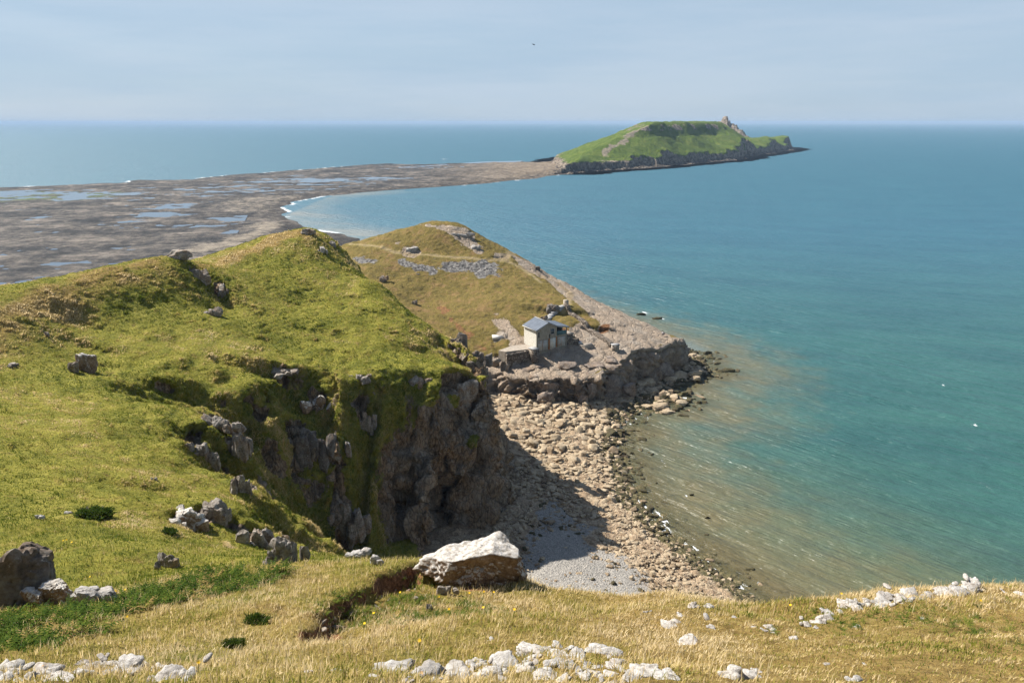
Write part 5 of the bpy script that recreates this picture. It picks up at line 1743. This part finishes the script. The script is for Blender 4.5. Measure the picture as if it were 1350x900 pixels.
M_BIRD = mat_flat('dark_feathers', (.05, .05, .055))
bx, by, bz = at_y(703.5, 59, 150)
bird = bpy.data.objects.new('bird', None)
COL.objects.link(bird)
bird.location = (bx, by, bz)
bird.rotation_euler = (.15, .35, .4)
tag(bird, 'small dark seabird gliding in the open sky', 'bird')
V, Fq = ico(3)
Vb = V * np.array([.28, .07, .07])
Vb[:, 1] *= 1 - .75 * np.clip(-V[:, 0], 0, 1)
link('body', make_mesh('body', Vb, Fq, M_BIRD), bird)
for sg in (1, -1):
    us = np.linspace(0, 1, 9)
    up, lo = [], []
    for u_ in us:
        y_ = sg * (.03 + .55 * u_)
        zc = .10 * math.sin(u_ * 2.4)
        ch = .11 * (1 - u_ ** 2.2) + .01
        xo = .03 + .05 * math.sin(u_ * 3) - .16 * u_ ** 2
        up.append([(xo + ch * .4, y_, zc), (xo, y_, zc + .018 * (1 - u_)), (xo - ch, y_, zc), (xo, y_, zc - .006)])
    V = np.array(up).reshape(-1, 3)
    ff = []
    for i in range(8):
        for k in range(4):
            ff.append((i * 4 + k, i * 4 + (k + 1) % 4, (i + 1) * 4 + (k + 1) % 4, (i + 1) * 4 + k))
    me = make_mesh('wing', V, np.array(ff), M_BIRD)
    recalc(me)
    link('wing', me, bird)
V = np.array([(-.2, -.02, 0), (-.2, .02, 0), (-.40, .06, .0), (-.40, -.06, .0), (-.2, -.02, .015), (-.2, .02, .015), (-.40, .06, .008), (-.40, -.06, .008)])
me = make_mesh('tail', V, np.array([(0, 1, 2, 3), (7, 6, 5, 4), (0, 4, 5, 1), (1, 5, 6, 2), (2, 6, 7, 3), (3, 7, 4, 0)]), M_BIRD)
recalc(me)
link('tail', me, bird)

# ================================================================== GRASS, BRACKEN, GORSE, FLOWERS
def mat_grass(name, stops, trans=.35):
    n = NT(name)
    t_ = n.attr('tint')
    c = n.ramp(t_, stops)
    b = n.new('ShaderNodeBsdfDiffuse')
    n.put(b.inputs[0], c)
    tr = n.new('ShaderNodeBsdfTranslucent')
    n.put(tr.inputs[0], c)
    m = n.new('ShaderNodeMixShader')
    m.inputs[0].default_value = trans
    n.put(m.inputs[1], b.outputs[0])
    n.put(m.inputs[2], tr.outputs[0])
    return n.done(m.outputs[0])


GST = [(0, (.080, .115, .015)), (.22, (.205, .214, .032)), (.45, (.40, .325, .092)), (.7, (.62, .47, .23)), (1, (.80, .65, .40))]
M_GRASS = mat_grass('grass_blades', GST, .45)
rgv = np.random.default_rng(21)


def blades(name, x, y, z, ln, wd, bend, az, tint, mat, nrm=None):
    n = len(x)
    ca, sa = np.cos(az), np.sin(az)
    px, py = -sa * wd / 2, ca * wd / 2
    b = bend * ln
    P = np.zeros((n, 5, 3), np.float32)
    P[:, 0] = np.stack([x - px, y - py, z], 1)
    P[:, 1] = np.stack([x + px, y + py, z], 1)
    h = ln * np.sqrt(np.maximum(1 - bend ** 2 * .8, .1))
    mx, my, mz = x + ca * b * .30, y + sa * b * .30, z + h * .58
    P[:, 2] = np.stack([mx - px * .75, my - py * .75, mz], 1)
    P[:, 3] = np.stack([mx + px * .75, my + py * .75, mz], 1)
    P[:, 4] = np.stack([x + ca * b, y + sa * b, z + h], 1)
    i = np.arange(n)[:, None] * 5
    q = i + np.array([[0, 1, 3, 2]])
    tr = i + np.array([[2, 3, 4]])
    o = link(name, make_mesh(name, P.reshape(-1, 3), [q, tr], mat, {'tint': np.repeat(tint, 5)}), kind='stuff')
    return o


def infront(x, y, z, margin=60):
    fw_ = y * CT - (z - EYE) * ST
    up = y * ST + (z - EYE) * CT
    return (np.abs(x / fw_) < .675 + margin / 1000) & (up / fw_ < .5) & (up / fw_ > -.5)


N_ = 740000
x = rgv.uniform(-28, 22, N_)
y = rgv.uniform(6.5, 36.6, N_)
z = ground(x, y)
k = infront(x, y, z)
dns = fbm(xy3(x, y, .8), 3, 31)
k &= rgv.random(N_) < (.55 + .5 * dns) * np.clip(13 / y, .45, 1.0)
so_ = nbil(soiln, x, y)
k &= so_ < .35 + .75 * rgv.random(N_)
zs_ = nbil(nzn, x, y)
k &= zs_ > .45
x, y, z = x[k], y[k], z[k]
n = len(x)
print('near blades', n)
c1 = fbm(xy3(x, y, .32), 4, 35)
c2 = fbm(xy3(x, y, 1.9), 3, 37)
dry = nbil(A_dry, x, y)
tint = np.clip(.16 + .58 * dry - .20 * sstep(2, 8, x) * sstep(17.5, 15, y) + .18 * c2 * sstep(2, 8, x) + .40 * c1 + .32 * c2 + rgv.normal(size=n) * .17 - .10 * sstep(18, 24, y), .0, 1)
ln = np.clip(.10 + .05 * c2 + .05 * fbm(xy3(x, y, .5), 2, 39) + rgv.exponential(.028, n), .04, .30) * (1 - .48 * sstep(-2, 7, x) * sstep(17, 14.5, y))
wind = .6 + .5 * c1
azb = rgv.normal(0, 1.3, n) + wind
blades('grass', x, y, z - .02, ln, rgv.uniform(.008, .016, n) * (1 + .03 * y), rgv.uniform(.15, .85, n), azb, tint, M_GRASS)

# bleached flowering stalks standing above the sward
m_ = 5200
sel = rgv.choice(n, m_, p=(np.clip(tint, .05, 1) ** 1.5) / (np.clip(tint, .05, 1) ** 1.5).sum())
keepm = (x[sel] < 4) | (y[sel] > 15.5)
sel = sel[keepm]
m_ = len(sel)
blades('grass_stalks', x[sel] + rgv.normal(size=m_) * .03, y[sel], z[sel] - .02, rgv.uniform(.18, .36, m_), rgv.uniform(.009, .016, m_), rgv.uniform(.1, .5, m_), azb[sel], np.clip(rgv.normal(.82, .12, m_), .5, 1), M_GRASS)

# shorter turf farther off: tufts on the skin of the headland itself
me = bpy.data.objects['headland'].data
nf = len(me.polygons)
Vh = np.empty(len(me.vertices) * 3, np.float32)
me.vertices.foreach_get('co', Vh)
Vh = Vh.reshape(-1, 3)
fv = np.empty(len(me.loops), np.int32)
me.loops.foreach_get('vertex_index', fv)
fv = fv.reshape(-1, 4)
rk = np.empty(len(me.vertices), np.float32)
me.attributes['rock'].data.foreach_get('value', rk)
nm_ = np.empty(nf * 3, np.float32)
me.polygons.foreach_get('normal', nm_)
nm_ = nm_.reshape(-1, 3)
ce = Vh[fv].mean(1)
ck_ = (ce[:, 1] > 35.5) & (rk[fv].mean(1) < .32) & (ce[:, 1] < 135) & infront(ce[:, 0], ce[:, 1], ce[:, 2], 20)
tocam = np.stack([-ce[:, 0], -ce[:, 1], EYE - ce[:, 2]], 1)
ck_ &= (tocam * nm_).sum(1) > -.1 * np.linalg.norm(tocam, axis=1)
idx = np.nonzero(ck_)[0]
pw = 1 / ce[idx, 1] ** 1.1 * (1 + 1.6 * (nm_[idx, 2] < .72) * (ce[idx, 1] < 112))
cnt_ = 300000
pick = rgv.choice(idx, cnt_, p=pw / pw.sum())
a_, b_ = rgv.random(cnt_)[:, None], rgv.random(cnt_)[:, None]
Q = Vh[fv[pick]]
pt = (Q[:, 0] * (1 - a_) + Q[:, 1] * a_) * (1 - b_) + (Q[:, 3] * (1 - a_) + Q[:, 2] * a_) * b_
x, y, z = pt[:, 0], pt[:, 1], pt[:, 2]
c1 = fbm(xy3(x, y, .12), 4, 45)
c2 = fbm(xy3(x, y, .55), 4, 47)
dr = bil(M_dry, x, y)
st_ = nm_[pick][:, 2]
tint = np.clip(.22 + .46 * c1 + .40 * c2 + .30 * dr + rgv.normal(size=cnt_) * .10 + .10 * (st_ < .75), .0, .9)
ln = np.clip(.13 + .10 * c2 + .06 * (st_ < .8) + .10 * (st_ < .65) + rgv.exponential(.035, cnt_), .05, .45) * (.50 + y / 240)
blades('grass', x, y, z - .03, ln, .018 + y * .0007, rgv.uniform(.2, .9, cnt_), rgv.uniform(-1.5, 2.5, cnt_), tint, M_GRASS)

# ------------------------------------------------------------------ bracken along the brow on the left
M_FERN = mat_grass('bracken_leaf', [(0, (.028, .055, .012)), (.5, (.075, .115, .020)), (.8, (.16, .18, .03)), (1, (.34, .23, .09))], .3)


def fern_patch(spots, name, size=(.30, .55)):
    Vs, Ts, Fs, nn = [], [], [], 0
    for (x, y, z, sc_) in spots:
        t0 = np.clip(rgv.normal(.36, .2), 0, 1) if rgv.random() > .06 else 1.0
        for f in range(rgv.integers(4, 8)):
            L_ = rgv.uniform(*size) * sc_
            a = rgv.uniform(0, 6.28)
            el = rgv.uniform(.5, 1.25)
            m = 9
            u = np.linspace(0, 1, m)
            sx = u * L_ * math.cos(el) + .18 * L_ * u ** 2
            szz = u * L_ * math.sin(el) - .35 * L_ * u ** 2
            cx_, cy_ = math.cos(a), math.sin(a)
            for i in range(1, m):
                w = .26 * L_ * (1 - (u[i]) ** 1.3) + .015
                dl = L_ / m * .62
                for sg in (-1, 1):
                    bx = np.array([x + cx_ * sx[i], y + cy_ * sx[i], z + szz[i]])
                    d1 = np.array([cx_, cy_, .15]) * dl
                    tip = bx + sg * np.array([-cy_, cx_, 0]) * w + np.array([cx_, cy_, 0]) * w * .45 + np.array([0, 0, rgv.normal() * .02 - w * .15])
                    Vs += [bx - d1 * .5, bx + d1 * .5, tip]
                    Ts += [np.clip(t0 + rgv.normal() * .1, 0, 1)] * 3
                    Fs.append((nn, nn + 1, nn + 2))
                    nn += 3
    return np.array(Vs), np.array(Fs), np.array(Ts)


spots = []
FB = [hitn(px, py)[:2] for px, py in [(-40, 812), (60, 806), (150, 790), (240, 768), (330, 752), (385, 752), (340, 775), (260, 790), (180, 812), (110, 845), (40, 858), (-40, 860)]]
xs_, ys_ = np.array(FB)[:, 0], np.array(FB)[:, 1]
q = 0
while len(spots) < 620 and q < 20000:
    q += 1
    x, y = rgv.uniform(xs_.min(), xs_.max()), rgv.uniform(ys_.min(), ys_.max())
    if not inside(np.array([x]), np.array([y]), FB)[0]:
        continue
    if fbm(np.array([[x * .7, y * .7, 0]]), 3, 51)[0] < -.22 + .25 * rgv.random():
        continue
    spots.append((x, y, float(ground(x, y)) - .02, rgv.uniform(.75, 1.2)))
V, Fq, T = fern_patch(spots, 'bracken')
link('bracken', make_mesh('bracken', V, Fq, M_FERN, {'tint': T}, smooth=False), kind='stuff')

# low green herbs on the clod by the boulder and in the hollow
spots = []
for px0, py0, r0, cnt in [(585, 750, .5, 60), (590, 812, .55, 70), (520, 800, .6, 80), (480, 805, .5, 60), (550, 790, .45, 60), (450, 825, .4, 40), (550, 815, .4, 30), (620, 800, .4, 25), (1180, 812, 1.2, 60), (1280, 825, 1.5, 60)]:
    x0, y0, z0 = hitn(px0, py0)
    for _ in range(cnt):
        x, y = x0 + rgv.normal() * r0, y0 + rgv.normal() * r0 * .7
        spots.append((x, y, float(ground(x, y)), .42))
V, Fq, T = fern_patch(spots, 'herbs')
link('low_herbs', make_mesh('low_herbs', V, Fq, M_FERN, {'tint': np.clip(T + .25, 0, 1)}, smooth=False), kind='stuff')


def gorse(px, py, wpx, label, seed):
    rr = np.random.default_rng(seed)
    x0, y0, z0 = hitn(px, py)
    r = wpx * math.hypot(y0, EYE - z0) / FPX / 2
    root = bpy.data.objects.new('gorse_bush', None)
    COL.objects.link(root)
    root.location = (x0, y0, z0)
    tag(root, label, 'bush')
    Vs, Fs, Ts, nn = [], [], [], 0
    for _ in range(2600):
        u = rr.normal(size=3)
        u /= np.linalg.norm(u)
        u[2] = abs(u[2])
        lump = .75 + .45 * float(perlin(np.array([u * 2.2]), seed)[0])
        p0 = u * np.array([r, r * .8, r * .55]) * lump * rr.uniform(.5, 1.0) ** .5
        p0[2] += 0
        d_ = u + rr.normal(size=3) * .6
        d_ /= np.linalg.norm(d_)
        s = np.cross(d_, rr.normal(size=3))
        s /= np.linalg.norm(s)
        L_ = r * rr.uniform(.10, .22)
        Vs += [p0 - s * L_ * .16, p0 + s * L_ * .16, p0 + d_ * L_]
        Fs.append((nn, nn + 1, nn + 2))
        Ts += [np.clip(rr.normal(.35, .2), 0, 1)] * 3
        nn += 3
    link('foliage', make_mesh('foliage', np.array(Vs), np.array(Fs), M_FERN, {'tint': np.array(Ts)}, smooth=False), root)
    pr = []
    for _ in range(9):
        a = rr.uniform(0, 6.28)
        Vc = []
        e = np.array([math.cos(a) * r * .6, math.sin(a) * r * .5, r * .4])
        for k_ in range(6):
            b = k_ / 6 * 6.28
            Vc.append((math.cos(b) * r * .03, math.sin(b) * r * .03, -.03))
        for k_ in range(6):
            b = k_ / 6 * 6.28
            Vc.append((e[0] + math.cos(b) * r * .012, e[1] + math.sin(b) * r * .012, e[2]))
        pr.append((np.array(Vc), np.array([(k_, (k_ + 1) % 6, 6 + (k_ + 1) % 6, 6 + k_) for k_ in range(6)])))
    V, Fq = join_vf(pr)
    link('stem', make_mesh('stem', V, Fq, M_WOOD), root)


gorse(122, 684, 60, 'dark green gorse bush on the near slope beside white stones', 3)
gorse(222, 702, 26, 'small green bush in the grass below the fissured outcrops', 4)
gorse(308, 852, 36, 'small dark bush sunk in the long near grass', 5)
gorse(338, 822, 40, 'sparse dark bush with upright sprigs in the near grass, above the sunken one', 6)

# ------------------------------------------------------------------ yellow wildflowers
M_YEL = mat_plain('yellow_petals', (.80, .52, .01), (.75, .42, .01), .8)
M_STEM = mat_plain('green_stem', (.07, .10, .02))
Vp, Fp = [], []
for k in range(9):
    a = k / 9 * 6.283
    i = len(Vp)
    Vp += [(.006 * math.cos(a + 1.5), .006 * math.sin(a + 1.5), 0), (-.006 * math.cos(a + 1.5), -.006 * math.sin(a + 1.5), 0), (.034 * math.cos(a - .12), .034 * math.sin(a - .12), .006), (.034 * math.cos(a + .12), .034 * math.sin(a + .12), .006)]
    Fp.append((i, i + 1, i + 2, i + 3))
FL = make_mesh('flower_head', np.array(Vp), np.array(Fp), M_YEL, smooth=False)
SV = np.array([(.004 * math.cos(b) + (.02 if h else 0), .004 * math.sin(b), h) for h in (0, .2) for b in np.arange(5) / 5 * 6.283])
ST_ = make_mesh('flower_stem', SV, np.array([(k, (k + 1) % 5, 5 + (k + 1) % 5, 5 + k) for k in range(5)]), M_STEM)
for px, py in [(84, 719), (88, 718), (95, 721), (119, 767), (136, 791), (153, 787), (165, 785), (246, 768), (578, 795), (591, 812), (618, 790), (637, 788), (650, 789), (636, 810), (677, 813), (527, 789), (492, 817), (480, 832), (552, 857), (1107, 791), (1040, 806), (168, 822), (262, 888), (1290, 800)]:
    x, y, z = hitn(px, py)
    r = bpy.data.objects.new('wildflower', None)
    COL.objects.link(r)
    r.location = (x, y, z)
    s = 1.0 + .025 * max(0, y - 18)
    r.scale = (s, s, s)
    tag(r, 'small yellow wildflower in the near grass', 'flower', 'yellow wildflowers in the near grass')
    h = link('flower_head', FL, r, (.02, 0, .2))
    h.rotation_euler = (rgv.uniform(.2, .8), rgv.normal() * .2, 0)
    link('stem', ST_, r)

# ================================================================== AIR, SKY, SUN, CAMERA
def build_haze():
    Vh, Fh = box_vf(-46000, 46000, -300, 46000, -8, 72)
    n = NT('haze_air')
    v = n.new('ShaderNodeVolumePrincipled')
    v.inputs['Color'].default_value = (.44, .60, .80, 1)
    v.inputs['Density'].default_value = HAZE
    v.inputs['Anisotropy'].default_value = 0.0
    n.t.links.new(v.outputs[0], n.out.inputs['Volume'])
    n.m.volume_intersection_method = 'FAST' if False else n.m.volume_intersection_method
    o = link('haze', make_mesh('haze', Vh, Fh, n.m, smooth=False), kind='stuff')
    return o


HAZE = 0.00009
build_haze()

EL = R(46)
LX, LY = 0.90, -0.436                      # the way the light travels, in plan
az = math.atan2(-LX, -LY)                 # towards the sun, clockwise from +Y
w = bpy.data.worlds.new('World')
sc.world = w
w.use_nodes = True
wt = w.node_tree
wt.nodes.clear()
wo = wt.nodes.new('ShaderNodeOutputWorld')
bg = wt.nodes.new('ShaderNodeBackground')
sky = wt.nodes.new('ShaderNodeTexSky')
sky.sky_type = 'NISHITA'
sky.sun_disc = False
sky.sun_elevation = EL
sky.sun_rotation = az
sky.altitude = 50
sky.air_density = 1.0
sky.dust_density = 0.6
sky.ozone_density = 2.0
bg.inputs[1].default_value = 0.06
# thin high cloud
tc = wt.nodes.new('ShaderNodeTexCoord')
mp = wt.nodes.new('ShaderNodeMapping')
mp.inputs['Scale'].default_value = (1.6, 1.6, 13)
mp.inputs['Rotation'].default_value = (0.05, -0.04, .2)
nz = wt.nodes.new('ShaderNodeTexNoise')
nz.inputs['Scale'].default_value = 1.3
nz.inputs['Detail'].default_value = 6
nz.inputs['Roughness'].default_value = .55
mr = wt.nodes.new('ShaderNodeMapRange')
mr.inputs[1].default_value = .38
mr.inputs[2].default_value = .72
mr.inputs[3].default_value = .84
mr.inputs[4].default_value = .96
mx = wt.nodes.new('ShaderNodeMix')
mx.data_type = 'RGBA'
CLOUD = (3.62, 4.9, 6.35, 1)
mx.inputs[7].default_value = CLOUD
L = wt.links.new
L(tc.outputs['Generated'], mp.inputs[0])
L(mp.outputs[0], nz.inputs['Vector'])
L(nz.outputs[0], mr.inputs[0])
# the milky veil belongs to the low sky; it thins out overhead
sp = wt.nodes.new('ShaderNodeSeparateXYZ')
L(tc.outputs['Generated'], sp.inputs[0])
ve = wt.nodes.new('ShaderNodeMapRange')
ve.interpolation_type = 'SMOOTHSTEP'
ve.inputs[1].default_value = .18
ve.inputs[2].default_value = .62
ve.inputs[3].default_value = 1.0
ve.inputs[4].default_value = .12
L(sp.outputs[2], ve.inputs[0])
mu = wt.nodes.new('ShaderNodeMath')
mu.operation = 'MULTIPLY'
L(mr.outputs[0], mu.inputs[0])
L(ve.outputs[0], mu.inputs[1])
L(mu.outputs[0], mx.inputs[0])
# whiter wisps within the veil
m2 = wt.nodes.new('ShaderNodeMapping')
m2.inputs['Scale'].default_value = (1.0, 1.4, 9)
m2.inputs['Rotation'].default_value = (-.06, .07, .5)
n2_ = wt.nodes.new('ShaderNodeTexNoise')
n2_.inputs['Scale'].default_value = 1.9
n2_.inputs['Detail'].default_value = 7
n2_.inputs['Roughness'].default_value = .6
r2_ = wt.nodes.new('ShaderNodeMapRange')
r2_.interpolation_type = 'SMOOTHSTEP'
r2_.inputs[1].default_value = .36
r2_.inputs[2].default_value = .68
cm_ = wt.nodes.new('ShaderNodeMix')
cm_.data_type = 'RGBA'
cm_.inputs[6].default_value = (3.7, 4.9, 6.25, 1)
cm_.inputs[7].default_value = (4.35, 5.35, 6.55, 1)
L(tc.outputs['Generated'], m2.inputs[0])
L(m2.outputs[0], n2_.inputs['Vector'])
L(n2_.outputs[0], r2_.inputs[0])
L(r2_.outputs[0], cm_.inputs[0])
L(cm_.outputs[2], mx.inputs[7])
L(sky.outputs[0], mx.inputs[6])
L(mx.outputs[2], bg.inputs[0])
L(bg.outputs[0], wo.inputs[0])

sl = bpy.data.lights.new('sun', 'SUN')
sl.energy = 5.0
sl.angle = R(.5)
sl.color = (1, .955, .88)
so = bpy.data.objects.new('sun', sl)
COL.objects.link(so)
d = Vector((LX * math.cos(EL), LY * math.cos(EL), -math.sin(EL)))
so.rotation_euler = d.to_track_quat('-Z', 'Y').to_euler()

cam = bpy.data.cameras.new('camera')
co = bpy.data.objects.new('camera', cam)
COL.objects.link(co)
co.location = (0, 0, EYE)
co.rotation_euler = (math.pi / 2 - TH, 0, 0)
cam.sensor_width = 36
cam.lens = 36 * FPX / 1350
cam.clip_start = .1
cam.clip_end = 100000
sc.camera = co

sc.view_settings.view_transform = 'Standard'
sc.view_settings.look = 'None'
sc.view_settings.exposure = 0.98
sc.view_settings.gamma = 1
sc.view_settings.use_curve_mapping = False
sc.render.engine = 'CYCLES'
cy_ = sc.cycles
cy_.use_denoising = True
cy_.max_bounces = 5
cy_.diffuse_bounces = 2
cy_.glossy_bounces = 2
cy_.transparent_max_bounces = 6
cy_.transmission_bounces = 2
cy_.volume_bounces = 0
cy_.caustics_reflective = False
cy_.caustics_refractive = False
cy_.use_adaptive_sampling = True
cy_.adaptive_threshold = 0.02
sc.render.use_persistent_data = False
